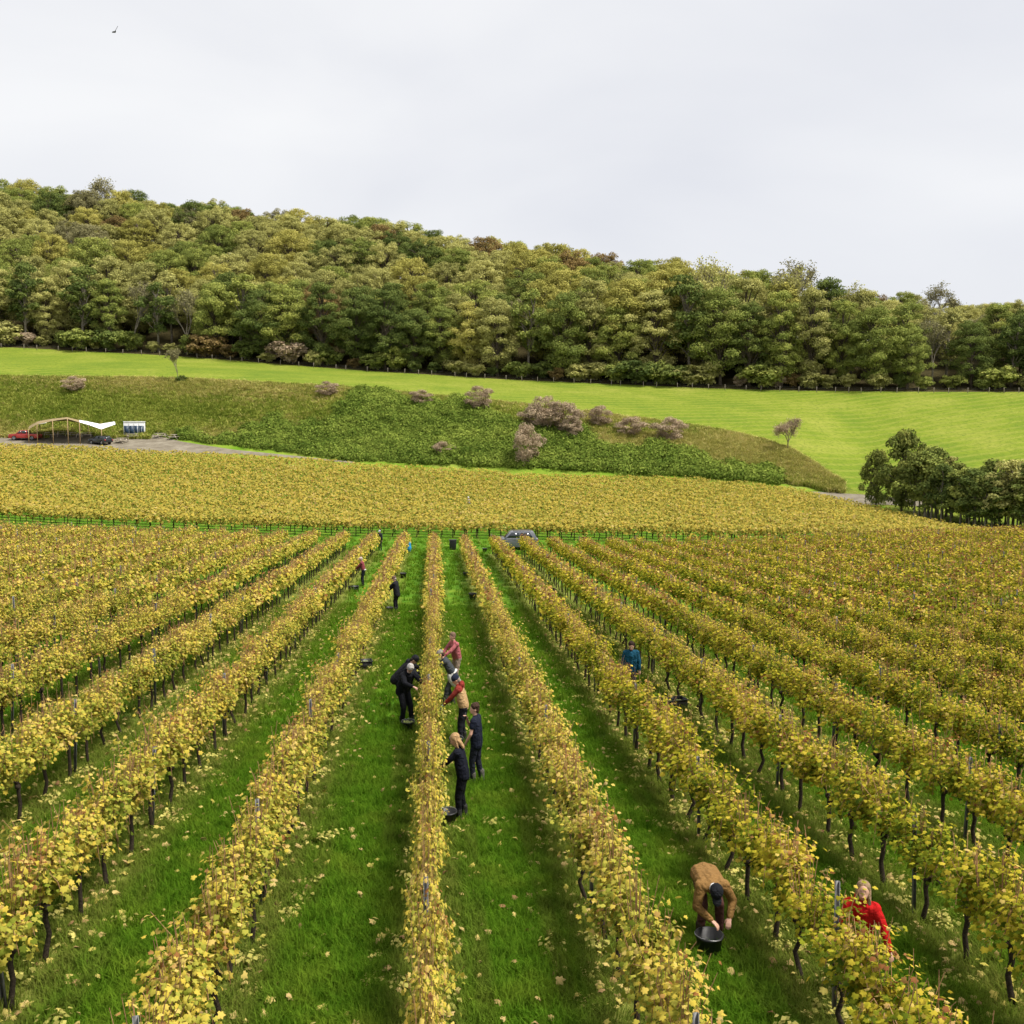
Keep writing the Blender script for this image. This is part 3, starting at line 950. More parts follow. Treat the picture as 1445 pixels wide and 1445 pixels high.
def twig_kit(H, Wd, depth=5, mat=None, leaves=0, leafsize=.3, spread=.62, r0=None, tmin=.10):
    """bare branching tree or bush"""
    k = Kit(); m = MB(); tips = []
    def grow(p, dv, L, r, lev):
        q = p + dv * L + rng.normal(0, .05 * L, 3)
        m.tube([p, (p + q) / 2 + rng.normal(0, .04 * L, 3), q], [r, r * .85, r * .65], 5 if lev < 2 else 3, False)
        if lev >= depth:
            tips.append(q); return
        if lev >= depth - 2: tips.append(q)
        for _ in range(3 if lev < depth - 1 else 4):
            nd = dv + spread * unit(1)[0] * np.array((1, 1, .75)) + np.array((0, 0, .10))
            nd /= np.linalg.norm(nd)
            grow(q, nd, L * rng.uniform(.62, .84), r * .62, lev + 1)
    L0 = H * .26
    grow(np.array((0, 0, -.1)), np.array((rng.normal(0, .08), rng.normal(0, .08), 1.0)), L0, r0 or H * .02, 0)
    v = np.concatenate(m.v)
    s = np.array((Wd / max(np.ptp(v[:, 0]), .1), Wd / max(np.ptp(v[:, 1]), .1), H / v[:, 2].max()))
    v = v * s
    k.trunk = mesh_np('branches', v, [np.array(a) for a in m.f.values()], [mat or M_TBARK])
    k.crown = None
    if leaves:
        T = np.array(tips) * s
        P = T[rng.integers(0, len(T), leaves)] + rng.normal(0, .045 * Wd, (leaves, 3))
        vv, ff, kk = leaf_cloud(P, unit(leaves) + np.array((0, 0, .4)), unit(leaves), rnd(leaves, .6, 1.3) * leafsize, DIA)
        k.crown = mesh_np('crown', vv, ff, [TL['pale']], {'lc': np.repeat(rng.random(leaves), kk)})
    k.H = H
    return k
def plant(kit, name, x, y, s, mat, label, cat, group, sink=0.25, sxy=1.0, rz=None):
    t = empty(name, (x, y, gz(x, y) - sink * .3), rng.uniform(0, 6.28) if rz is None else rz, label, cat, group)
    t.scale = (s * sxy, s * sxy, s)
    ob('trunk', kit.trunk, t)
    if kit.crown is not None:
        c = ob('crown', kit.crown, t)
        c['kind'] = 'stuff'
        if mat is not None:
            c.material_slots[0].link = 'OBJECT'; c.material_slots[0].material = mat
    return t
BIG = [tree_kit(20, 13, .25, 95, .30, 210, .55, None, (.075, .145), 0, .12) for _ in range(3)] + [tree_kit(22, 11, .3, 85, .30, 210, .35, None, (.08, .15), 0, .14) for _ in range(2)]
TALL = [tree_kit(23, 9.5, .4, 44, .50, 95, .3, M_PALEBARK, (.11, .18), 0, .30, .4) for _ in range(2)]
UP = [tree_kit(18.5, 12.5, .3, 140, .26, 140, .8, None, (.065, .11), 0, .25, .08) for _ in range(4)]
THIN = [twig_kit(21, 10, 5, M_PALEBARK, 2600, .36) for _ in range(2)]
BUSH = [tree_kit(5, 6, .1, 26, .40, 95, .9, None, (.13, .2), 0, .08) for _ in range(3)]

LB = {
 'dark': 'dark green broadleaf tree', 'green': 'mid green broadleaf tree', 'olive': 'olive green autumn tree',
 'gold': 'yellow green autumn tree', 'brown': 'russet brown autumn tree', 'pale': 'pale straw coloured tree'}
GW = 'trees of the hillside wood'
def wood_tree(u, dist, zone, kindset, w):
    x, y = world_ud(np.array([u]), np.array([dist])); x, y = float(x[0]), float(y[0])
    c = rng.choice(list(LB), p=w)
    pc = u * FPX + HALF
    sect = 'above the stretch tent' if pc < 300 else 'above the golden far vineyard' if pc < 560 else 'above the bramble bank' if pc < 1000 else 'above the lone bare tree' if pc < 1200 else 'above the young tree belt'
    if zone == 'edge':
        if c == 'pale': kit, nm = THIN[int(rng.integers(0, 2))], 'bare_tree'
        elif rng.random() < .18: kit, nm = TALL[int(rng.integers(0, 2))], 'woodland_tree'
        else: kit, nm = BIG[int(rng.integers(0, 5))], 'woodland_tree'
        lab = LB[c] + ' at the wood edge ' + sect
    elif zone == 'upper':
        if c == 'pale' and rng.random() < .4: kit, nm = THIN[int(rng.integers(0, 2))], 'bare_tree'
        else: kit, nm = UP[int(rng.integers(0, 4))], 'woodland_tree'
        lab = LB[c] + ' on the upper slope of the wood ' + sect
    else:
        kit, nm = UP[int(rng.integers(0, 4))], 'woodland_tree'
        lab = LB[c] + ' on the skyline of the wood ' + sect
    s = rng.uniform(*kindset)
    if zone != 'edge' and u > .30: s *= .74
    if zone == 'edge' and u > .38: s *= .92
    plant(kit, nm, x, y, s, TL[c], lab, 'tree', GW, 1.0, rng.uniform(.9, 1.15))
for us, off, step, wts, sc in (
        (-.66, 5.0, 7.2, [.28, .36, .20, .09, .05, .02], (.86, 1.10)),
        (-.66, 13.0, 8.6, [.10, .36, .34, .12, .05, .03], (.92, 1.15))):
    u = us
    while u < .70:
        dk = float(_lut(TD, np.array([u]))[5, 0])
        big = 1.06 if u > .03 else .92
        if u > .40: big = .86
        wood_tree(u, dk + off + rng.uniform(-2, 2.5), 'edge', (sc[0] * big, sc[1] * big), wts)
        u += step / dk * rng.uniform(.75, 1.25)
for q in range(1, 12):
    off = 13.0 + q * 9.6
    u = -.64 + rng.uniform(0, .03)
    while u < .68:
        t_ = _lut(TD, np.array([u]))
        dk = float(t_[5, 0]) + off
        lim = float(t_[6, 0])
        if dk < lim + 4:
            last = dk > lim - 8
            if last and u < .1: wts = [.14, .22, .22, .10, .26, .06]
            elif last: wts = [.05, .20, .38, .20, .10, .07]
            else: wts = [.04, .24, .46, .16, .03, .07]
            wood_tree(u, dk + rng.uniform(-3, 3), 'skyline' if last else 'upper', (.88, 1.14) if not last else (.90, 1.10), wts)
        u += 9.8 / dk * rng.uniform(.75, 1.25)
# tall thin trees that stand up out of the right half of the wood
for px, py, dd in ((1022, 362, 238), (1118, 378, 232), (1205, 400, 230), (1345, 434, 238)):
    p0 = pix(px, py, dd)
    g = gz(p0[0], p0[1])
    plant(THIN[int(rng.integers(0, 2))], 'bare_tree', p0[0], p0[1], (p0[2] - g) / 21.0, TL['olive'],
          'tall thin half bare tree standing above the crowns of the wood', 'tree', 'half bare trees above the wood', .2, .9)
# bushes along the wood's foot
u = -.60
while u < .60:
    dk = float(_lut(TD, np.array([u]))[5, 0])
    x, y = world_ud(np.array([u]), np.array([dk + rng.uniform(1.5, 4.0)]))
    c = rng.choice(['dark', 'green', 'olive', 'brown', 'heath'], p=[.38, .26, .22, .08, .06])
    plant(BUSH[int(rng.integers(0, 3))], 'woodland_shrub', float(x[0]), float(y[0]), rng.uniform(.45, 1.15), TL[c],
          {'dark': 'dark green', 'green': 'mid green', 'olive': 'olive', 'brown': 'russet', 'heath': 'dry brown'}[c] + ' low shrub behind the stock fence of the wood', 'shrub', 'shrubs along the foot of the wood', .2, rng.uniform(.9, 1.5))
    u += rng.uniform(3.0, 7.0) / dk
# the light green young tree in front of the dark edge
p = hit(405, 511)
plant(BIG[1], 'woodland_tree', p[0], p[1] + 3, .44, TL['gold'], 'small light green tree in front of the dark wood edge', 'tree', None)

# ------------------------------------------------------------------ stock fence along the foot of the wood
M_WOODPOST = plain('weathered_timber', (0.27, 0.235, 0.18), .85, 0, .15, .3, 8)
fence = empty('stock_fence', tuple(hit(722, 537)), 0, 'low timber post and wire stock fence between meadow and wood', 'fence')
fb = fence.location
pm = MB().tube([(0, 0, -.2), (0, 0, .6), (0, 0, 1.25)], [.07, .065, .06], 6).mesh('post', [M_WOODPOST])
us = np.sort(np.arange(-.62, .62, .018) + rng.uniform(-.005, .005, 69))
fx, fy = world_ud(us, _lut(TD, us)[5] - 1.6)
fz = ground_z(fx, fy)
for i in range(len(us)):
    ob('post', pm, fence, (fx[i] - fb[0], fy[i] - fb[1], fz[i] - fb[2]), (rng.normal(0, .03), rng.normal(0, .03), 0))
for h in (.35, .75, 1.1):
    MB().tube(np.column_stack((fx - fb[0], fy - fb[1], fz - fb[2] + h)), .005, 4, False).build('wire', M_STEEL, fence)

# ------------------------------------------------------------------ bank: brambles, tall grass, shrubs
def clump(name, n, r, leaf, mat, flat=.7):
    d = unit(n); d[:, 2] = np.abs(d[:, 2])
    pos = d * (r * rng.random(n) ** .35)[:, None] * np.array((1, 1, flat))
    v, f, k = leaf_cloud(pos, d + .6 * unit(n), unit(n), rnd(n, .6, 1.3) * leaf, DIA)
    return mesh_np(name, v, f, [mat], {'lc': np.repeat(np.clip(rng.normal(.5, .22, n), 0, 1), k)})
BR = [clump('bramble', 230, 1.0, .18, TL['bramble'], .85) for _ in range(4)]
def bank_pts(n, t0, t1, x0, x1):
    """points on the bank; t = 0 foot .. 1 top, between photo columns x0..x1"""
    u = rnd(n, (x0 - HALF) / FPX, (x1 - HALF) / FPX); t = rnd(n, t0, t1)
    D_ = _lut(TD, u)
    dd = D_[3] * (1 - t) + D_[4] * t
    x, y = world_ud(u, dd)
    return x, y, t, u * FPX + HALF
def in_bramble(px, t):
    top = np.interp(px, [260, 330, 450, 520, 640, 720, 840, 1000, 1090], [.05, .22, .50, .92, .90, .66, .46, .34, .12])
    return t + .10 * np.sin(px * .045) + .06 * np.sin(px * .13 + t * 9) < top
x, y, t, pxs = bank_pts(17000, .0, 1.0, 250, 1100)
kp = in_bramble(pxs, t) & (rng.random(len(x)) < .80)
x, y = x[kp], y[kp]; m_ = len(x)
scatter('bramble_thicket', np.column_stack((x, y, ground_z(x, y) - .1)), np.column_stack((rng.normal(0, .15, m_), rng.normal(0, .15, m_), rnd(m_, 0, 6.28))), (.45 + 1.5 * rng.random(m_) ** 2.5), rng.integers(0, 4, m_), BR,
        'dense dark green bramble thicket covering the lower bank', 'brambles')
TG = [tuft('tall_grass', 30, .35, .85, .3, TL['straw'], .045, .9, .45) for _ in range(3)] + [tuft('tall_grass', 30, .3, .75, .3, TL['turf'], .05, .9, .45) for _ in range(3)]
x, y, t, pxs = bank_pts(46000, -.02, 1.02, -160, 1190)
kp = ~in_bramble(pxs, t + .04)
x, y, t, pxs = x[kp], y[kp], t[kp], pxs[kp]; m_ = len(x)
pat = np.sin(x * .11 + np.sin(y * .13) * 2) + np.sin(y * .31 + x * .05) + rng.normal(0, .8, m_) + np.where(pxs > 820, 1.2, -.5) + np.where(t > .85, .6, 0)
ix = np.where(pat > .4, rng.integers(0, 3, m_), rng.integers(3, 6, m_))
scatter('rough_grass', np.column_stack((x, y, ground_z(x, y))), np.column_stack((rng.normal(0, .12, m_), rng.normal(0, .12, m_), rnd(m_, 0, 6.28))), rnd(m_, .6, 1.25), ix, TG,
        'long rough green and straw coloured grass on the bank', 'grass')
SHR = [tree_kit(3.2, 3.2, .05, 34, .11, 170, .85, M_TWIG, (.10, .19), 0, .04, .3) for _ in range(3)]
for px, py, hpx, wf, lab in ((676, 580, 28, 1.0, 'round'), (594, 572, 18, 1.7, 'low wide'), (768, 606, 36, 1.0, 'tall'), (796, 611, 34, 1.1, 'broad'), (806, 619, 26, .9, 'small'),
                             (744, 656, 44, .72, 'upright'), (750, 600, 20, 1.2, 'half hidden'), (848, 602, 24, 1.1, 'straw tinged'), (890, 616, 22, 1.4, 'spreading'), (945, 622, 26, 1.2, 'faded'),
                             (462, 560, 18, 2.0, 'trailing'), (105, 553, 18, 2.2, 'sprawling'), (625, 642, 16, 1.5, 'low')):
    p = hit(px, py); dq = rd(p[0], p[1])[1]
    hm = hpx * dq / FPX
    plant(SHR[int(rng.integers(0, 3))], 'bare_shrub', p[0], p[1], hm * 1.35 / 3.2, TL['heath'], lab + ' pinkish brown bare shrub growing out of the bank', 'shrub', 'brown shrubs on the bank', 1.2, min(wf, 1.3))
LONE = [twig_kit(7.5, 7.5, 6, M_TBARK, 4200, .2, .75, .17), twig_kit(7.5, 4, 6, M_PALEBARK, 1700, .2, .5, .12)]
p = hit(1112, 637); plant(LONE[0], 'hawthorn_tree', p[0], p[1], 46 * rd(p[0], p[1])[1] / FPX / 7.5, TL['heath'], 'small bare dark branched tree alone at the end of the bank', 'tree', None, .1, .95)
p = hit(252, 539); plant(LONE[1], 'bare_tree', p[0], p[1], 46 * rd(p[0], p[1])[1] / FPX / 7.5, TL['pale'], 'slim pale leafless tree alone at the top of the bank', 'tree', None, .1, .9)
p = hit(256, 541); plant(BUSH[0], 'woodland_shrub', p[0], p[1], .32, TL['dark'], 'small dark green bush at the foot of the slim leafless tree', 'shrub', None)

# ------------------------------------------------------------------ belt of young trees on the right
BELT = [tree_kit(9, 4.2, .35, 34, .28, 75, .5, M_PALEBARK, (.11, .21), 0, .22, .6) for _ in range(4)] + [tree_kit(8, 3.6, .4, 22, .28, 60, .45, M_PALEBARK, (.12, .22), 0, .34, .7) for _ in range(3)]
BB = tree_kit(9, 8.0, .3, 85, .30, 85, .45, M_TBARK, (.06, .13), 0, .06, .7)
for px, base, top, sx in ((1236, 716, 634, .62), (1272, 722, 606, .66)):
    p = hit(px, base); dq = rd(p[0], p[1])[1]
    plant(BB, 'belt_tree', p[0], p[1], (base - top) * dq / FPX / 9.0, TL['belt'], 'bushy dark green tree at the track end of the young tree belt', 'tree', 'bushy trees at the belt end', .1, sx)
for row in range(3):
    px = 1290 + row * 7
    while px < 1640:
        base = np.interp(px, [1280, 1330, 1390, 1445, 1640], [732, 742, 752, 758, 774]) - row * 7 + rng.uniform(-2, 2)
        top = np.interp(px, [1280, 1330, 1350, 1445, 1640], [636, 652, 662, 662, 672]) + rng.uniform(-13, 15)
        p = hit(px, base); dq = rd(p[0], p[1])[1]
        c = rng.choice(['belt', 'dark', 'olive', 'green'], p=[.58, .20, .10, .12])
        plant(BELT[int(rng.integers(0, 7))], 'belt_tree', p[0], p[1], (base - top) * dq / FPX / 8.0, TL[c],
              {'belt': 'slender dark green', 'dark': 'slender deep green', 'olive': 'thin olive leaved', 'green': 'slender fresh green'}[c] + ' young tree in the belt beside the far vineyard', 'tree', 'young trees in the belt', .1, rng.uniform(.95, 1.25))
        px += rng.uniform(8, 15)

# ------------------------------------------------------------------ buckets and crates
M_BLACK = plain('black_plastic', (0.014, 0.014, 0.016), .45, 0, .4, .3)
M_GRAPE = plain('grape_bunches', (0.20, 0.23, 0.06), .5, 0, .4, .5, 40)
M_WIRE = plain('bucket_handle_wire', (0.42, 0.42, 0.43), .35, .8, .5, .2)
def bucket(loc, label, r=.17, h=.30, grp='black picking buckets', fill=0.0, rz=0.0):
    t = empty('bucket', loc, rz, label, 'bucket', grp)
    m = MB(); n = 20
    prof = [(.0, .012), (r * .76, .0), (r * .80, .02), (r, h - .03), (r * 1.07, h - .03), (r * 1.07, h), (r * .95, h), (r * .74, .02), (0.0, .02)]
    V, F = [], []
    for q, z in prof:
        for j in range(n):
            a = 2 * math.pi * j / n
            V.append((max(q, .002) * math.cos(a), max(q, .002) * math.sin(a), z))
    for i in range(len(prof) - 1):
        for j in range(n):
            F.append((i * n + j, i * n + (j + 1) % n, (i + 1) * n + (j + 1) % n, (i + 1) * n + j))
    m.add(V, F); m.build('shell', M_BLACK, t, True)
    a = np.linspace(0, math.pi, 12)
    MB().tube(np.column_stack((r * 1.06 * np.cos(a), r * .95 * np.sin(a) + .02, h - .015 + .03 * np.sin(a))), .004, 5).build('handle', M_WIRE, t)
    if fill:
        g = MB()
        for _ in range(26):
            q, a = r * .72 * math.sqrt(rng.random()), rng.uniform(0, 6.28)
            g.ell((q * math.cos(a), q * math.sin(a), h * fill + rng.uniform(-.02, .03)), (.035, .035, .03), None, 6, 4)
        g.build('grapes', M_GRAPE, t, True)
    return t
def crate(loc, label, rz=0.0, L=.56, Wd=.36, H=.28, fill=True):
    t = empty('picking_crate', loc, rz, label, 'crate', 'black picking crates')
    m = MB()
    m.box((0, 0, .012), (L - .04, Wd - .04, .02))
    for s in (-1, 1):
        m.box((0, s * (Wd / 2 - .012), H / 2), (L, .018, H)); m.box((s * (L / 2 - .012), 0, H / 2), (.018, Wd - .05, H))
    m.build('shell', M_BLACK, t)
    r_ = MB()
    for s in (-1, 1):
        r_.box((0, s * (Wd / 2 + .004), H + .004), (L + .05, .035, .028)); r_.box((s * (L / 2 + .004), 0, H + .004), (.035, Wd - .03, .026))
    r_.build('rim', M_BLACK, t)
    if fill:
        g = MB()
        for _ in range(40):
            g.ell((rng.uniform(-.22, .22) * L / .56, rng.uniform(-.13, .13), H * .72 + rng.uniform(-.02, .03)), (.04, .04, .03), None, 6, 4)
        g.build('grapes', M_GRAPE, t, True)
    return t
def row_pt(i, off, y):
    x = ROW_X0 + ROW_S * i + off
    return (x, y, gz(x, y))
def at_y(i_off_x, px, y):   # world x seen at photo column px at row distance y
    v = V_F + (px - HALF) / FPX * V_R
    return v[0] / v[1] * y

# ------------------------------------------------------------------ people
M_EYE = plain('eye_dark', (0.02, 0.015, 0.012), .3)
_cm = {}
def cloth(col, rough=.85):
    key = tuple(round(c, 3) for c in col)
    if key not in _cm:
        b = NB('cloth_%d' % len(_cm))
        oc = b.n('ShaderNodeTexCoord').outputs['Object']
        k = b.noise(60, 4, .6, oc); fo = b.noise(8.5, 3, .5, oc, .8)
        lo_, hi_ = tuple(c * .78 for c in col), tuple(min(1, c * 1.2) for c in col)
        _cm[key] = b.principled(b.ramp(k, [(.3, lo_), (.7, hi_)]), rough, 0, .15, fo, 1.0, .06)
    return _cm[key]
SKIN = plain('skin', (0.50, 0.29, 0.21), .55, 0, .35, .12, 8)
def remesh(name, mb, mat, parent, voxel, smooth_it=3):
    tmp = bpy.data.objects.new('tmp', mb.mesh('tmp', [mat]))
    COL.objects.link(tmp)
    r = tmp.modifiers.new('r', 'REMESH'); r.mode = 'VOXEL'; r.voxel_size = voxel; r.use_smooth_shade = True
    if smooth_it:
        s = tmp.modifiers.new('s', 'SMOOTH'); s.factor = .5; s.iterations = smooth_it
    dg = bpy.context.evaluated_depsgraph_get()
    me = bpy.data.meshes.new_from_object(tmp.evaluated_get(dg))
    me.name = name
    bpy.data.objects.remove(tmp)
    if not me.materials: me.materials.append(mat)
    return ob(name, me, parent)
def nrm(v): return np.asarray(v, float) / (np.linalg.norm(v) + 1e-9)
def ik(Sh, T, l1, l2, pole):
    d = T - Sh; L = np.linalg.norm(d); Lc = min(max(L, .08), (l1 + l2) * .995)
    dn = d / (L + 1e-9)
    a = (l1 * l1 - l2 * l2 + Lc * Lc) / (2 * Lc)
    h = math.sqrt(max(l1 * l1 - a * a, 0))
    p = np.asarray(pole, float); p = nrm(p - p.dot(dn) * dn)
    return Sh + dn * a + p * h, Sh + dn * Lc

def person(label, loc, facing, H=1.7, lean=0, side=0, head=(0, 0), hands=None, feet=((-.11, 0), (.11, 0)), hipdrop=0.0,
           top=(.02, .02, .025), sleeve=None, short=False, trousers=(.02, .02, .025), shoes=(.03, .03, .03), hair=None, cap=None,
           yoke=None, panel=None, wrap=None, hood=False, gloves=None, collar=None, beard=None, face=True, voxel=.0125, bulk=1.0, hem=0.0, phone=False, group='grape pickers in the vineyard'):
    """facing: degrees, 0 = looking along +Y, 90 = looking along -X.  Local: +Y front, +X right hand side"""
    t = empty('person', loc, R(facing), label, 'person', group)
    s = H / 1.72
    th, sd_ = R(lean), R(side)
    spine = nrm((math.sin(sd_), math.sin(th) * math.cos(sd_), math.cos(th) * math.cos(sd_)))
    fwd = nrm(np.array((0, math.cos(th), -math.sin(th))))
    rt = np.cross(fwd, spine); rt = nrm(rt)
    hip = np.array((0, -.30 * math.sin(th), .972 - hipdrop))
    neck = hip + spine * .53
    shl = [neck - spine * .05 + rt * sgn * .175 for sgn in (-1, 1)]
    hp = [hip + np.array((sgn * .09, 0, -.02)) for sgn in (-1, 1)]
    ank = [np.array((f[0], f[1], .09)) for f in feet]
    knee = []
    for k in (0, 1):
        kn, an = ik(hp[k], ank[k], .44, .43, (0.0, 1.0, .2)); knee.append(kn); ank[k] = an
    if hands is None: hands = ((-.24, .05, .78), (.24, .05, .78))
    elb, wri = [], []
    for k, sgn in ((0, -1), (1, 1)):
        e, w = ik(shl[k], np.array(hands[k], float), .29, .26, (sgn * .8, -.5, -.6)); elb.append(e); wri.append(w)
    hy, hpit = R(head[0]), R(head[1])           # yaw (+ = to own left), pitch (+ = down) in the body's frame
    hf = nrm((-math.sin(hy) * math.cos(hpit), math.cos(hy) * math.cos(hpit), -math.sin(hpit)))
    hr = nrm(np.cross(hf, (0, 0, 1)))
    hu = np.cross(hr, hf)
    HM = np.stack((hr, hf, hu), 1)
    hc = neck + nrm(spine * .8 + hu * .5 + hf * .12) * .175
    sc = lambda m: m
    # body: one continuous surface
    B = MB()
    B.caps(neck - spine * .04, hc - hu * .04, .058, .052)
    B.ell(hc + hu * .012, (.074, .093, .108), HM, 16, 12)
    B.ell(hc + hf * .022 - hu * .055, (.056, .068, .062), HM)
    B.ell(hc + hf * .098 - hu * .022, (.014, .020, .026), HM, 8, 6)
    B.ell(hc + hf * .080 - hu * .078, (.030, .016, .012), HM, 8, 6)
    for sgn in (-1, 1): B.ell(hc + hr * sgn * .076 - hu * .012 - hf * .005, (.012, .022, .034), HM, 8, 6)
    for k, sgn in ((0, -1), (1, 1)):
        B.caps(hip + rt * sgn * .07, shl[k] - rt * sgn * .06 - spine * .04, .095, .055)
        B.caps(shl[k], elb[k], .045, .038); B.caps(elb[k], wri[k], .040, .028)
        B.caps(hp[k], knee[k], .085, .055); B.caps(knee[k], ank[k], .055, .038)
        B.caps(ank[k] - np.array((0, .03, .04)), ank[k] + np.array((0, .14, -.055)), .038, .032)
    fore = [nrm(wri[k] - elb[k]) for k in (0, 1)]
    GL = MB()
    def hand(mb, k, sgn, fat=1.0):
        f = fore[k]
        lat = nrm(np.cross(f, (0, 0, 1)) if abs(f[2]) < .9 else np.array((1.0, 0, 0)))
        pal = np.cross(lat, f)
        if pal[2] > 0: pal = -pal
        w = wri[k]
        for o_ in (-.024, 0, .024):
            mb.caps(w + lat * o_ * .6, w + f * .085 + lat * o_, .016 * fat, .014 * fat, 8)
        for o_, L in ((-.033, .058), (-.011, .072), (.011, .076), (.033, .066)):
            a = w + f * .088 + lat * o_
            b_ = a + nrm(f + pal * .35) * L * .55
            c_ = b_ + nrm(f * .6 + pal * .9) * L * .5
            mb.caps(a, b_, .0105 * fat, .0095 * fat, 7); mb.caps(b_, c_, .0095 * fat, .008 * fat, 7)
        th0 = w + f * .025 - lat * sgn * .026
        th1 = th0 + nrm(f * .7 - lat * sgn * .8 + pal * .4) * .042
        mb.caps(th0, th1, .013 * fat, .0115 * fat, 7); mb.caps(th1, th1 + nrm(f + pal * .6) * .03, .0115 * fat, .009 * fat, 7)
    for k, sgn in ((0, -1), (1, 1)): hand(B, k, sgn)
    remesh('body', B, SKIN, t, voxel * .85, 2)
    if gloves is not None:
        for k, sgn in ((0, -1), (1, 1)):
            g = MB(); hand(g, k, sgn, 1.35); g.caps(wri[k] - fore[k] * .06, wri[k], .040, .036)
            remesh('glove', g, cloth(gloves), t, voxel * .8, 1)
    # trousers
    P = MB()
    for k, sgn in ((0, -1), (1, 1)):
        P.caps(hip + rt * sgn * .075 + spine * .06, hp[k], .115 * bulk, .112 * bulk)
        P.caps(hp[k], knee[k], .102, .074); P.caps(knee[k], ank[k] + np.array((0, 0, .02)), .072, .060)
    P.caps(hip + spine * .10, hip - np.array((0, 0, .05)), .13 * bulk, .11)
    remesh('trousers', P, cloth(trousers), t, voxel, 6)
    for k in (0, 1):
        b_ = MB()
        b_.caps(ank[k] + np.array((0, 0, .16)), ank[k] - np.array((0, .01, .02)), .066, .056)
        b_.caps(ank[k] - np.array((0, .04, .04)), ank[k] + np.array((0, .16, -.048)), .050, .042)
        remesh('boot', b_, cloth(shoes, .6), t, voxel, 1)
    # top
    J = MB()
    for k, sgn in ((0, -1), (1, 1)):
        J.caps(hip + rt * sgn * .085 + spine * (.02 - hem), hip + rt * sgn * .085 + spine * .26, .118 * bulk, .118 * bulk)
        J.caps(hip + rt * sgn * .085 + spine * .24, shl[k] - rt * sgn * .065 - spine * .02, .118 * bulk, .092 * bulk)
    J.caps(hip + spine * (.0 - hem), neck - spine * .12, .135 * bulk, .125 * bulk)
    J.caps(neck - spine * .07, neck + spine * .015, .090, .066)
    J.caps(shl[0] + rt * .01 - spine * .01, shl[1] - rt * .01 - spine * .01, *((.084 * bulk,) * 2 if sleeve is None else (.066,) * 2))
    SL = J if sleeve is None else MB()
    for k in (0, 1):
        SL.caps(shl[k] - rt * (-1, 1)[k] * .02, shl[k] + (elb[k] - shl[k]) * .45, .078 * bulk, .068 * bulk)
        if not short:
            SL.caps(shl[k] + (elb[k] - shl[k]) * .4, elb[k], .068 * bulk, .060 * bulk); SL.caps(elb[k], wri[k] - fore[k] * .02, .060 * bulk, .044 * bulk)
    if hood: J.ell(neck + spine * .02 - fwd * .085, (.11, .06, .085), np.stack((rt, fwd, spine), 1))
    remesh('jacket' if not short else 'shirt', J, cloth(top), t, voxel, 7)
    if sleeve is not None: remesh('sleeves', SL, cloth(sleeve), t, voxel, 2)
    if yoke is not None:
        y_ = MB()
        y_.caps(shl[0] + rt * .05 - spine * .015, shl[1] - rt * .05 - spine * .015, .108, .108); y_.caps(neck - spine * .08, neck + spine * .025, .098, .074)
        if hood: y_.ell(neck + spine * .03 - fwd * .09, (.12, .065, .09), np.stack((rt, fwd, spine), 1))
        remesh('yoke', y_, cloth(yoke), t, voxel, 2)
    if panel is not None:
        y_ = MB()
        for sgn in (-1, 1): y_.ell(hip + spine * .36 + fwd * .075 + rt * sgn * .07, (.075, .065, .11), np.stack((rt, fwd, spine), 1))
        remesh('chest_panel', y_, cloth(panel), t, voxel, 2)
    if wrap is not None:
        y_ = MB(); Fm = np.stack((rt, fwd, spine), 1)
        y_.ell(hip + spine * .07, (.215, .175, .06), Fm); y_.ell(hip - fwd * .08 - np.array((0, 0, .16)), (.20, .11, .26), Fm)
        y_.ell(hip + rt * .14 - np.array((0, 0, .12)), (.09, .15, .25), Fm); y_.ell(hip - rt * .14 - np.array((0, 0, .12)), (.09, .15, .24), Fm)
        remesh('tied_jacket', y_, cloth(wrap), t, voxel, 2)
    if collar is not None:
        y_ = MB(); y_.caps(neck - spine * .01, neck + spine * .05, .072, .066); remesh('collar', y_, cloth(collar), t, voxel, 1)
    if hair is not None:
        st, hcol = hair
        h = MB()
        if cap is None: h.ell(hc + hu * .050 - hf * .022, (.094, .102, .094), HM, 14, 10)
        h.ell(hc - hf * .050 - hu * .02, (.078, .060, .085), HM)
        if st == 'long':
            for q in (-.055, -.02, .02, .055):
                h.caps(hc - hf * .055 + hr * q - hu * .02, hc - hf * .085 + hr * q * 1.15 - hu * .20, .042, .026)
            for sgn in (-1, 1): h.caps(hc + hr * sgn * .072 - hf * .01 + hu * .02, hc + hr * sgn * .082 + hf * .012 - hu * .15, .028, .022)
        if st == 'bun':
            h.ell(hc + hu * .105 - hf * .060, (.048, .048, .042), HM)
        remesh('hair', h, cloth(hcol), t, voxel * .8, 1)
    if beard is not None:
        h = MB(); h.ell(hc + hf * .050 - hu * .085, (.058, .052, .050), HM); remesh('beard', h, cloth(beard), t, voxel * .8, 1)
    if cap is not None:
        kind, ccol = cap
        h = MB()
        if kind == 'beanie':
            h.ell(hc + hu * .052 - hf * .012, (.096, .110, .096), HM, 14, 10)
            h.ell(hc + hu * .030 - hf * .010, (.099, .113, .034), HM, 14, 8)
        else:
            h.ell(hc + hu * .055 - hf * .010, (.096, .110, .086), HM, 14, 10)
            h.ell(hc + hu * .048 + hf * .115, (.070, .085, .014), HM, 12, 6)
        remesh('cap', h, cloth(ccol), t, voxel * .7, 1)
    if face:
        for sgn in (-1, 1):
            MB().ell(hc + hf * .084 + hr * sgn * .030 + hu * .004, (.009, .006, .005), HM, 8, 6).build('eye', M_EYE, t, True)
        MB().ell(hc + hf * .096 - hu * .079, (.024, .006, .0055), HM, 8, 6).build('mouth', cloth((.33, .10, .09)), t, True)
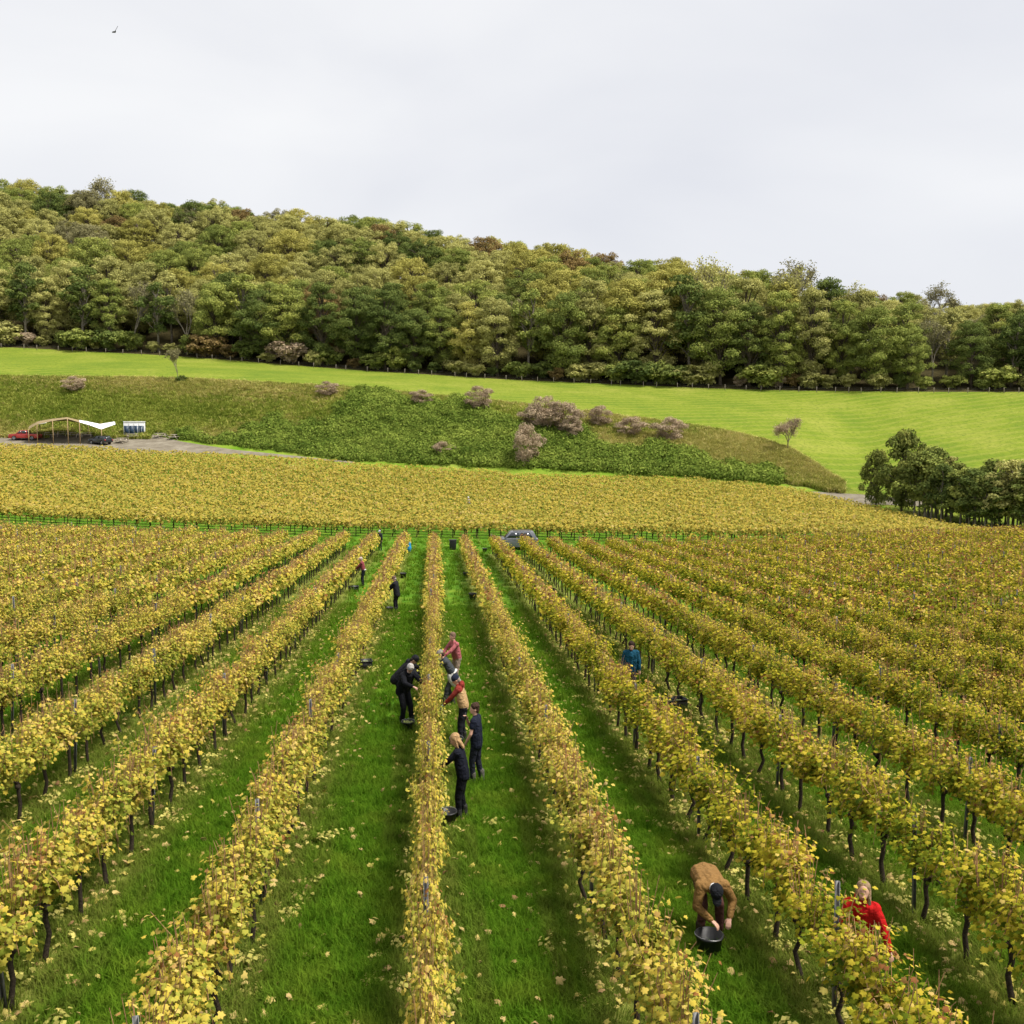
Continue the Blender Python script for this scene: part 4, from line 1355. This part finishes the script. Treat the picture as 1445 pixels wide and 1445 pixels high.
    if phone:
        q = wri[1] + fore[1] * .08
        MB().box(q, (.075, .012, .15)).build('phone', M_BLACK, t)
    t.scale = (s, s, s)
    return t

BLK = (.006, .0065, .009); NAVY = (.010, .013, .025); HAIRB = (.05, .028, .018)
# beside the middle row, right hand alley: from the nearest to the farthest
def feet_at(px, py):
    return tuple(hit(px, py))
def spot(px, y):
    x = at_y(0, px, y); return (x, y, gz(x, y))
person('blond picker in a black top reaching into the vines beside a black bucket', feet_at(650, 1158), 78, 1.68, 10, 0, (12, 25),
       ((-.10, .50, 1.05), (.16, .50, .92)), ((-.09, .02), (.10, -.06)), 0, (.007, .008, .015), None, False, BLK, (.03, .03, .028), ('long', (.36, .225, .11)), None, face=False, hem=.05)
person('dark haired picker in a navy T-shirt with a hair bun, hand raised to the face', feet_at(672, 1106), 72, 1.72, 2, 0, (25, 5),
       ((-.20, .18, .95), (.02, .22, 1.44)), ((-.08, .05), (.09, -.10)), 0, NAVY, None, True, (.016, .018, .028), (.10, .095, .08), ('bun', HAIRB), None, phone=True, hem=.10)
person('picker in a maroon and tan jacket with blue chest panel and navy beanie', feet_at(651, 1050), 75, 1.72, 14, 0, (15, 32),
       ((-.16, .46, .98), (.12, .48, .95)), ((-.10, 0), (.10, -.05)), 0, (.42, .27, .13), (.22, .030, .022), False, (.014, .014, .020), (.03, .028, .026), ('short', (.25, .2, .16)), ('beanie', (.014, .018, .035)), yoke=(.22, .030, .022), panel=(.045, .13, .32), hood=True, gloves=(.50, .62, .75))
person('picker in a grey cap and charcoal T-shirt with a pale jacket tied round the waist', spot(631, 27.2), 88, 1.74, 30, 0, (0, 35),
       ((-.14, .62, 1.02), (.14, .60, .90)), ((-.12, .10), (.12, -.12)), .04, (.045, .050, .055), None, True, (.05, .052, .06), (.05, .045, .04), ('short', HAIRB), ('peak', (.20, .19, .18)), wrap=(.62, .60, .58))
person('short haired picker in a pink long sleeved shirt and grey gloves', spot(641, 29.6), 118, 1.74, 12, 0, (8, 8),
       ((-.12, .50, 1.08), (.14, .48, 1.02)), ((-.10, 0), (.10, 0)), 0, (.36, .105, .115), None, False, (.30, .22, .17), (.05, .04, .035), ('short', (.16, .10, .07)), None, gloves=(.42, .45, .48))
# left side of the middle row
person('hunched picker all in black with grey hair, left of the pickers row', feet_at(574, 1026), -140, 1.80, 24, 0, (-25, 60),
       ((-.10, .60, 1.18), (.22, .55, 1.20)), ((-.13, .05), (.12, -.05)), .02, BLK, None, False, BLK, (.02, .02, .02), ('short', (.36, .34, .32)), None, bulk=1.1, hood=True, beard=(.45, .42, .39), hem=.08)
person('picker in a black hooded jacket bending into the vines behind the grey haired picker', feet_at(571, 1004), -95, 1.76, 42, 0, (0, 50),
       ((-.10, .66, 1.10), (.16, .62, 1.16)), ((-.13, .05), (.12, -.05)), .02, (.010, .010, .014), None, False, (.012, .014, .02), (.02, .02, .02), ('short', (.03, .025, .02)), ('beanie', (.012, .012, .015)), face=False, bulk=1.1, hood=True, hem=.08)
bucket(feet_at(576, 1034), 'black bucket of grapes at the feet of the hunched picker in black', fill=.85)
bucket(feet_at(632, 1166), 'black bucket on the grass beside the blond picker')
bucket(feet_at(644, 1058), 'black bucket at the feet of the picker in the maroon and tan jacket', fill=.8)
# two farther pickers
person('picker in a black jacket and brown cap beside a yellow row, back to the alley', feet_at(559, 864), 70, 1.72, 8, 0, (10, 20),
       ((-.15, .48, 1.05), (.16, .46, 1.0)), ((-.11, 0), (.11, 0)), 0, (.012, .013, .017), None, False, (.010, .010, .014), (.02, .02, .02), ('short', (.30, .25, .22)), ('peak', (.14, .085, .065)), face=False, voxel=.018, bulk=1.12, hem=.12)
bucket(row_pt(-1, .45, 45.6), 'black bucket beside the picker in black jacket and brown cap')
person('picker in a dark red shirt with a white band at the waist', feet_at(512, 827), 80, 1.68, 10, 0, (10, 20),
       ((-.15, .48, 1.02), (.16, .46, .95)), ((-.11, 0), (.11, 0)), 0, (.20, .045, .055), None, False, (.012, .013, .022), (.02, .02, .02), ('short', (.45, .38, .32)), ('peak', (.50, .40, .38)), face=False, voxel=.018, wrap=None, hem=-.05, collar=None)
MB().tube([(0, 0, 0), (0, 0, .07)], [.165, .165], 14).build('waist_band', cloth((.62, .62, .62)), [o for o in COL.objects if o.name.startswith('person') and o.parent is None][-1], loc=(0, -.05, .97))
crate(row_pt(-2, .55, 54.0), 'black crate left of the picker in the dark red shirt', .2)
# right of the rows
person('picker in a teal blue jacket walking between rows with dark curly hair', spot(893, 28.4), 172, 1.76, 6, 0, (0, 22),
       ((-.27, .06, .82), (.27, .02, .82)), ((-.10, .12), (.10, -.10)), 0, (.008, .062, .105), None, False, (.025, .022, .024), (.04, .03, .025), ('short', (.030, .018, .014)), None, bulk=1.08, collar=(.015, .02, .035), hem=.10)
crate(row_pt(3, -.42, 27.2), 'black crate under the vines right of the teal jacketed picker', .25, .62, .40, .30)
person('picker in a tan brown jacket and black cap bent double over a black bucket', feet_at(1003, 1328), 186, 1.76, 86, 8, (-14, 62),
       ((-.13, .34, .50), (.15, .36, .50)), ((-.16, -.06), (.16, -.02)), .10, (.21, .115, .038), None, False, (.085, .035, .030), (.05, .035, .025), ('short', (.05, .035, .025)), ('peak', (.010, .011, .014)), collar=(.60, .60, .60), bulk=1.1, voxel=.011)
bucket(feet_at(1000, 1350), 'large black bucket under the hands of the bent picker in tan', .19, .33, rz=2.4)
person('smiling picker with long grey blond hair in a bright red jacket behind the vines', spot(1233, 11.42), 158, 1.66, 16, -4, (-4, -20),
       ((-.42, .22, .80), (.24, .44, .9)), ((-.12, 0), (.12, -.05)), .04, (.42, .008, .008), None, False, (.04, .04, .05), (.04, .035, .03), ('long', (.23, .155, .09)), None, bulk=1.05, collar=(.30, .012, .012), hood=True, voxel=.0105)
# pickers at the far end
person('picker in dark clothes and a grey cap at the far end of a yellow row', row_pt(-2, .35, 83.6), 150, 1.74, 4, 0, (0, 10), None, top=(.03, .035, .04), hair=('short', HAIRB), cap=('peak', (.40, .42, .46)), face=False, voxel=.02)
p = hit(661, 722); person('lone picker with white hat standing among the golden far vines', (p[0], p[1], p[2]), 170, 1.78, 0, 0, (0, 0), None, top=(.35, .30, .32), hair=('short', HAIRB), cap=('beanie', (.70, .66, .68)), face=False, voxel=.02)
for q in ((513, 944, 'black crate under the vines left of the hunched picker', -1, .45), (777, 838, 'black crate deep in an alley beyond the teal jacketed picker', 2, .45)):
    xx = hit(q[0], q[1]); crate((xx[0], xx[1], xx[2]), q[2], .2)
for q in ((569, 816, 'black bucket beyond the picker in black jacket and brown cap'), (667, 846, 'black bucket standing beside bare trunks of the row right of the pickers'),
          (658, 815, 'black bucket by the row right of the pickers, nearer the tall black bin'), (684, 779, 'black bucket at the row end by the silver grey car')):
    xx = hit(q[0], q[1]); bucket((xx[0], xx[1], xx[2]), q[2], .21, .34)

# black bin and blue sack at the row ends
p = hit(639, 776)
t = empty('black_bin', p, .1, 'tall black plastic bin standing on the grass headland', 'bin')
MB().box((0, 0, .46), (.56, .5, .88), 0, 1.06).build('shell', M_BLACK, t, bevel=.02)
MB().box((0, 0, .915), (.66, .60, .06)).build('rim', M_BLACK, t, bevel=.01)
MB().tube([(-.2, -.30, .80), (-.2, -.36, .80), (.2, -.36, .80), (.2, -.30, .80)], .018, 6).build('handle', M_BLACK, t)
p = row_pt(-1, .36, 82.6)
sk = MB()
sk.ell((0, 0, .34), (.20, .17, .36)); sk.ell((.02, 0, .66), (.15, .13, .28)); sk.caps((.02, 0, .86), (.03, 0, 1.0), .07, .035)
t = empty('sack', p, .3, 'bright blue plastic sack standing at the end of a vine row', 'sack')
remesh('bag', sk, plain('blue_plastic', (.02, .27, .60), .4, 0, .4, .2, 6), t, .03, 3)
MB().tube([(.025, 0, .86), (.025, 0, .90)], [.075, .07], 10).build('tie', M_BLACK, t)

# ------------------------------------------------------------------ vehicles
M_GLASS = plain('car_glass', (0.020, 0.026, 0.032), .08, 0, .8, .1)
M_TYRE = plain('tyre_rubber', (.016, .016, .017), .8)
M_ALLOY = plain('alloy_wheel', (.55, .55, .56), .3, .7, .5, .1)
M_TRIM = plain('dark_trim', (.022, .022, .024), .6)
M_LAMP = plain('lamp_lens', (.62, .64, .66), .15, 0, .7, .1)
M_TAIL = plain('tail_lamp', (.35, .012, .012), .2, 0, .6, .1)
def paint(name, col, metal=.3):
    b = NB(name); p = b.n('ShaderNodeBsdfPrincipled')
    k = b.noise(3, 4, .6, b.n('ShaderNodeTexCoord').outputs['Object'])
    b.L(b.ramp(k, [(.3, tuple(c * .9 for c in col)), (.7, col)]), p.inputs['Base Color'])
    p.inputs['Roughness'].default_value = .32; p.inputs['Metallic'].default_value = metal
    p.inputs['Coat Weight'].default_value = .6; p.inputs['Coat Roughness'].default_value = .08
    b.L(p.outputs[0], b.out.inputs[0]); return b.m
def arch(cx, r, n=9):
    return [(cx - r * math.cos(a), .30 + r * math.sin(a)) for a in np.linspace(0, math.pi, n)]
def vehicle(name, label, cat, loc, rz, L, Wd, hood_h, belt, roof, cabin, wheels, rad, col, group=None, bed=None, front_slope=.12):
    """x forward; cabin = (rear base, rear top, front top, front base) along x"""
    t = empty(name, loc, rz, label, cat, group)
    P = paint(name + '_paint', col)
    x0, x1 = -L / 2, L / 2
    cb, ct, ft, fb_ = cabin
    low = .30
    bot = [(x0 + .03, low + .08)]
    for wx in sorted(wheels): bot += [(wx - rad * 1.22, low)] + arch(wx, rad * 1.22)[1:-1] + [(wx + rad * 1.22, low)]
    bot += [(x1 - .06, low + .08)]
    upper = [(x1, .52), (x1 - .03, hood_h - .12), (x1 - front_slope, hood_h - .03), (fb_ + .02, hood_h + .05), (fb_ - .06, belt)]
    if bed: upper += [(bed, belt), (bed - .01, belt - .02), (x0 + .02, belt - .02)]
    else: upper += [(cb, belt), (x0 + .01, belt - .06)]
    upper += [(x0 - .02, .62), (x0, low + .1)]
    poly = bot + upper
    # lofted body: the sides lean in a little towards the bottom and top
    secs = [(-Wd / 2 + .10, .965), (-Wd / 2 + .02, .993), (-Wd / 2, 1.0)]
    V, n = [], len(poly)
    ys = [(-Wd / 2, .97), (-Wd / 2 + .05, 1.0), (Wd / 2 - .05, 1.0), (Wd / 2, .97)]
    for yy, k in ys:
        V += [(x * k, yy, (z - .7) * k + .7) for x, z in poly]
    F = []
    for a in range(3):
        for i in range(n): F.append((a * n + i, a * n + (i + 1) % n, (a + 1) * n + (i + 1) % n, (a + 1) * n + i))
    F += [tuple(range(n))[::-1], tuple(3 * n + i for i in range(n))]
    MB().add(V, F).build('body', P, t, bevel=.015)
    ti = .13
    cab = [(cb, belt - .02), (ct, roof - .03), (ct + .12, roof), (ft - .10, roof), (ft, roof - .03), (fb_, belt - .02)]
    V = []
    for yy in (-1, 1):
        V += [(x, yy * (Wd / 2 - .03 - ti * (z - belt) / (roof - belt)), z) for x, z in cab]
    m_ = 6
    F = [(i, (i + 1) % m_, (i + 1) % m_ + m_, i + m_) for i in range(m_)] + [tuple(range(m_))[::-1], tuple(range(m_, 2 * m_))]
    MB().add(V, F).build('cabin', P, t, bevel=.03)
    def side_w(xa, xb, xc, xd, sgn):
        z0, z1 = belt + .03, roof - .09
        yo = lambda z: sgn * (Wd / 2 - .03 - ti * (z - belt) / (roof - belt) + .008)
        v = [(xa, yo(z0), z0), (xb, yo(z0), z0), (xc, yo(z1), z1), (xd, yo(z1), z1)]
        v += [(x, y - sgn * .02, z) for x, y, z in v]
        return MB().add(v, [(0, 1, 2, 3), (7, 6, 5, 4), (0, 4, 5, 1), (1, 5, 6, 2), (2, 6, 7, 3), (3, 7, 4, 0)])
    mid = (cb + fb_) / 2 + .05
    for sgn in (-1, 1):
        side_w(mid + .04, fb_ - .22, ft - .08, mid + .04, sgn).build('window', M_GLASS, t)
        side_w(cb + .12 + (.25 if not bed else 0), mid - .04, mid - .04, ct + .16 + (.2 if not bed else 0), sgn).build('window', M_GLASS, t)
        MB().box((fb_ - .18, sgn * (Wd / 2 + .06), belt + .08), (.10, .16, .13)).build('mirror', P, t, bevel=.02)
        MB().box((x1 - .10, sgn * (Wd / 2 - .22), hood_h - .16), (.22, .34, .15)).build('headlight', M_LAMP, t, bevel=.02)
        MB().box((x0 + .04, sgn * (Wd / 2 - .12), belt - .22), (.12, .20, .24)).build('tail_light', M_TAIL, t, bevel=.02)
        MB().box((mid, sgn * (Wd / 2 + .001), belt - .13), (.16, .02, .025)).build('door_handle', M_TRIM, t)
        MB().box((0, sgn * (Wd / 2 - .015), .33), (max(wheels) - min(wheels) - 2.5 * rad, .06, .10)).build('sill', M_TRIM, t)
    def glass_x(xa, za, xb, zb, wa, wb, nm):
        d = np.array((zb - za, 0, xa - xb)); d = d / np.linalg.norm(d) * (.012 if xa > xb else .012)
        if (xa > xb) != (d[0] > 0): d = -d
        v = np.array([(xa, -wa, za), (xa, wa, za), (xb, wb, zb), (xb, -wb, zb)]) + d
        v = np.concatenate((v, v - 2 * d))
        MB().add(v, [(0, 1, 2, 3), (7, 6, 5, 4), (0, 4, 5, 1), (1, 5, 6, 2), (2, 6, 7, 3), (3, 7, 4, 0)]).build(nm, M_GLASS, t)
    glass_x(fb_ - .03, belt + .03, ft - .0, roof - .06, Wd / 2 - .14, Wd / 2 - .24, 'windscreen')
    glass_x(cb + .01, belt + .06, ct - .0, roof - .07, Wd / 2 - .16, Wd / 2 - .26, 'rear_window')
    MB().box((x1 - .02, 0, .42), (.10, Wd - .2, .16)).build('bumper', M_TRIM, t, bevel=.02)
    MB().box((x1 - .02, 0, hood_h - .20), (.05, Wd * .42, .14)).build('grille', M_TRIM, t)
    if bed:
        bm_ = MB(); bm_.box(((x0 + bed) / 2, 0, belt + .01), (bed - x0 - .12, Wd - .18, .05)); bm_.build('bed_cover', M_TRIM, t)
    else:
        for sgn in (-1, 1): MB().tube([(ct + .25, sgn * (Wd / 2 - .27), roof + .03), (ft - .25, sgn * (Wd / 2 - .27), roof + .03)], .02, 6).build('roof_rail', M_TRIM, t)
    for wx in wheels:
        for sgn in (-1, 1):
            yc = sgn * (Wd / 2 - .11)
            n = 20; V = []
            for yy, rr_ in ((-.105, rad * .64), (-.11, rad * .93), (-.07, rad), (.07, rad), (.11, rad * .93), (.105, rad * .64)):
                V += [(wx + rr_ * math.cos(2 * math.pi * j / n), yc + yy, rad + rr_ * math.sin(2 * math.pi * j / n)) for j in range(n)]
            F = [(a * n + j, a * n + (j + 1) % n, (a + 1) * n + (j + 1) % n, (a + 1) * n + j) for a in range(5) for j in range(n)]
            wl = MB().add(V, F).build('wheel', M_TYRE, t, True)
            rm = MB(); yo = yc + sgn * .085
            rm.tube([(wx, yo - sgn * .06, rad), (wx, yo, rad)], rad * .17, 10)
            for q in range(6):
                a = q * math.pi / 3 + .3
                rm.tube([(wx + rad * .1 * math.cos(a), yo, rad + rad * .1 * math.sin(a)), (wx + rad * .62 * math.cos(a), yo, rad + rad * .62 * math.sin(a))], rad * .075, 5)
            an = np.linspace(0, 2 * math.pi, 25)
            rm.tube(np.column_stack((wx + rad * .62 * np.cos(an), np.full(25, yo), rad + rad * .62 * np.sin(an))), rad * .07, 5, False)
            rm.build('rim', M_ALLOY, wl, True)
            MB().tube([(wx, yc - sgn * .03, rad), (wx, yc, rad)], rad * .6, 14).build('brake_disc', M_TRIM, wl)
    return t
p = hit(726, 775)
vehicle('parked_car', 'silver grey off-road estate car parked on the grass headland behind vine rows', 'car', p, math.pi - .02, 4.3, 1.85, 1.10, 1.14, 1.74, (-2.03, -1.72, .40, 1.0), (-1.28, 1.34), .38, (.17, .175, .20))
p = hit(36, 621); vehicle('pickup_truck', 'red double cab pickup truck at the edge of the gravel yard', 'truck', p, math.pi - .06, 5.2, 1.85, 1.08, 1.12, 1.76, (-.75, -.60, .62, 1.28), (-1.55, 1.60), .38, (.42, .030, .024), None, -.78)
p = hit(142, 627); vehicle('parked_car', 'black hatchback parked before the white tipped stretch tent', 'car', p, math.pi - .55, 4.2, 1.78, .98, 1.0, 1.46, (-2.0, -1.45, .30, 1.15), (-1.28, 1.30), .32, (.020, .022, .028))

# ------------------------------------------------------------------ stretch tent, cabin and tables in the yard
M_TAN = plain('tan_canvas', (.26, .20, .11), .9, 0, .1, .2, 2)
M_WHITE = plain('white_canvas', (.78, .78, .77), .8, 0, .2, .08, 2)
M_POLE = plain('timber_pole', (.33, .23, .12), .8, 0, .2, .25, 6)
M_PALEWOOD = plain('pale_timber', (.62, .54, .44), .8, 0, .2, .25, 6)
TD_ = 165.0
c0 = hit(92, 622)
yard_d = rd(c0[0], c0[1])[1]
tent = empty('stretch_tent', c0, -YAW, 'low stretch tent of tan canvas with white drooping tips on timber poles', 'tent')
def tp_(px, py, dd):
    """tent-local point seen at (px,py), dd metres behind the tent's centre"""
    q = pix(px, py, yard_d + dd) - c0
    x, y, z = q
    return np.array((x * _ca - y * _sa, x * _sa + y * _ca, z))
front = [tp_(40, 606, -3), tp_(52, 599, -3), tp_(74, 594, -3.5), (tp_(95, 591, -3.5)), tp_(112, 596, -3.5), tp_(126, 600, -3.5), tp_(143, 606, -3.5), tp_(163, 599, -2.0)]
back = [tp_(44, 603, 4), tp_(56, 597, 4.5), tp_(74, 595, 5), tp_(95, 593.5, 5), tp_(112, 597, 5), tp_(124, 597.5, 4.5), tp_(140, 599.5, 3.5), tp_(160, 598.2, 1.0)]
def membrane(lift, cols):
    A, B_ = np.array(front)[cols], np.array(back)[cols]
    n = (len(A) - 1) * 5 + 1
    s_ = np.linspace(0, len(A) - 1, n)
    A = np.stack([np.interp(s_, np.arange(len(A)), A[:, i]) for i in range(3)], 1); B_ = np.stack([np.interp(s_, np.arange(len(B_)), B_[:, i]) for i in range(3)], 1)
    rows = []
    for tq in np.linspace(0, 1, 9):
        q = A * (1 - tq) + B_ * tq
        q[:, 2] += .45 * math.sin(tq * math.pi) + lift
        rows.append(q)
    v = np.array(rows).reshape(-1, 3)
    i = (np.arange(8)[:, None] * n + np.arange(n - 1)[None, :]).ravel()
    return MB().add(v, [tuple(r_) for r_ in np.stack((i, i + 1, i + n + 1, i + n), 1)])
membrane(0, slice(0, 6)).build('canopy', M_TAN, tent, True)
membrane(.03, slice(4, 8)).build('canopy_tip', M_WHITE, tent, True)
tipm = MB(); a, b2, c2 = tp_(55, 598.5, -3.4), tp_(66, 596, -3.6), tp_(60, 596.5, 1)
tipm.add([a, b2, c2, a - (0, 0, .05), b2 - (0, 0, .05), c2 - (0, 0, .05)], [(0, 1, 2), (5, 4, 3), (0, 3, 4, 1), (1, 4, 5, 2), (2, 5, 3, 0)])
tipm.build('canopy_tip', M_WHITE, tent)
def zloc(x, y):
    X = c0[0] + x * _ca + y * _sa; Y = c0[1] - x * _sa + y * _ca
    return gz(X, Y) - c0[2]
for q in (front[1], front[2], front[3], front[4], front[6], back[1], back[3], back[5], front[0]):
    MB().tube([(q[0], q[1], zloc(q[0], q[1]) - .1), (q[0], q[1], q[2] + .05)], .07, 7).build('pole', M_POLE, tent)
def picnic(loc, rz, label, s=1.0):
    t = empty('picnic_table', loc, rz, label, 'table', 'timber picnic tables in the yard')
    for k in range(5): MB().box((0, -.32 + k * .16, .75), (1.8, .14, .04)).build('top_plank', M_PALEWOOD, t)
    for s_ in (-1, 1):
        for k in range(2): MB().box((0, s_ * (.62 + k * .15), .45), (1.8, .14, .04)).build('bench_plank', M_PALEWOOD, t)
    for sx in (-.65, .65):
        for s_ in (-1, 1): MB().tube([(sx, s_ * .72, -.03), (sx, s_ * .22, .73)], .045, 5).build('leg', M_PALEWOOD, t)
        MB().box((sx, 0, .40), (.05, 1.5, .09)).build('crossbeam', M_PALEWOOD, t)
    t.scale = (s, s, s)
for px, py, rz, lab in ((172, 625, 1.2, 'pale timber picnic table nearest the black hatchback'), (186, 619, .5, 'pale timber picnic table in front of the white cabin'), (226, 618, .9, 'pale timber picnic table just right of the white cabin'), (246, 620, 1.5, 'pale timber picnic table at the far right of the yard'),
                        (70, 617, .1, 'timber picnic table under the tent near the red pickup'), (88, 616, .2, 'timber picnic table under the middle of the tent'), (104, 617, .0, 'timber picnic table under the tent beside the tallest pole'), (122, 617, .3, 'timber picnic table under the white tent tip')):
    picnic(hit(px, py), rz, lab, 1.1)
p = hit(190, 616); dq = rd(p[0], p[1])[1]
wc, hc_ = 28 * dq / FPX, 20.5 * dq / FPX
cab = empty('cabin', p, -YAW + .34, 'small white cabin with navy shutters standing in the gravel yard', 'cabin')
M_CABW = plain('white_cladding', (.74, .75, .76), .6, 0, .3, .08); M_NAVY = plain('navy_panels', (.010, .030, .062), .5, 0, .4, .2)
MB().box((0, 1.0, hc_ * .5 + .12), (wc, 2.0, hc_ - .24)).build('wall', M_CABW, cab, bevel=.02)
MB().box((0, .98, hc_ + .03), (wc + .12, 2.15, .10)).build('roof', M_CABW, cab, bevel=.02)
for i in range(4):
    MB().box((-wc * .5 + wc * (.135 + .235 * i), -.03, hc_ * .39), (wc * .215, .06, hc_ * .68)).build('shutter', M_NAVY, cab)
MB().box((wc * .15, -.05, hc_ * .42), (.05, .05, hc_ * .74)).build('door_frame', M_CABW, cab); MB().box((wc * .33, -.07, hc_ * .36), (.03, .03, hc_ * .58)).build('door_frame', M_CABW, cab)
for i in range(3): MB().box((-wc * .5 + wc * (.255 + .235 * i), -.03, hc_ * .82), (.04, .04, hc_ * .26)).build('batten', cloth((.5, .5, .52)), cab)
for sx in (-1, 1): MB().box((sx * wc * .42, .3, .06), (.3, .3, .2)).build('foot', M_TRIM, cab)

# ------------------------------------------------------------------ a bird in the sky
p = pix(162.5, 45, 50)
t = empty('bird', p, .4, 'black bird gliding in the overcast sky', 'bird')
bb = MB(); bb.caps((0, -.10, 0), (0, .10, .01), .035, .03); bb.ell((0, .15, .02), (.022, .035, .022)); bb.caps((0, -.10, 0), (0, -.22, 0), .02, .012)
remesh('body', bb, M_BLACK, t, .012, 2)
for sgn, e in ((-1, (-.16, -.02, -.06)), (1, (.14, -.02, .27))):
    v = np.array([(0, .06, .01), (0, -.07, .01), (e[0] * .55, -.09, e[2] * .5 + .02), (e[0], -.10, e[2]), (e[0] * .95, -.02, e[2] * .97), (e[0] * .5, .08, e[2] * .55 + .03)])
    v = np.concatenate((v, v - np.array((.030 * sgn, 0, .018))))
    MB().add(v, [tuple(range(6)), tuple(range(11, 5, -1))] + [(i, i + 6, (i + 1) % 6 + 6, (i + 1) % 6) for i in range(6)]).build('wing', M_BLACK, t)
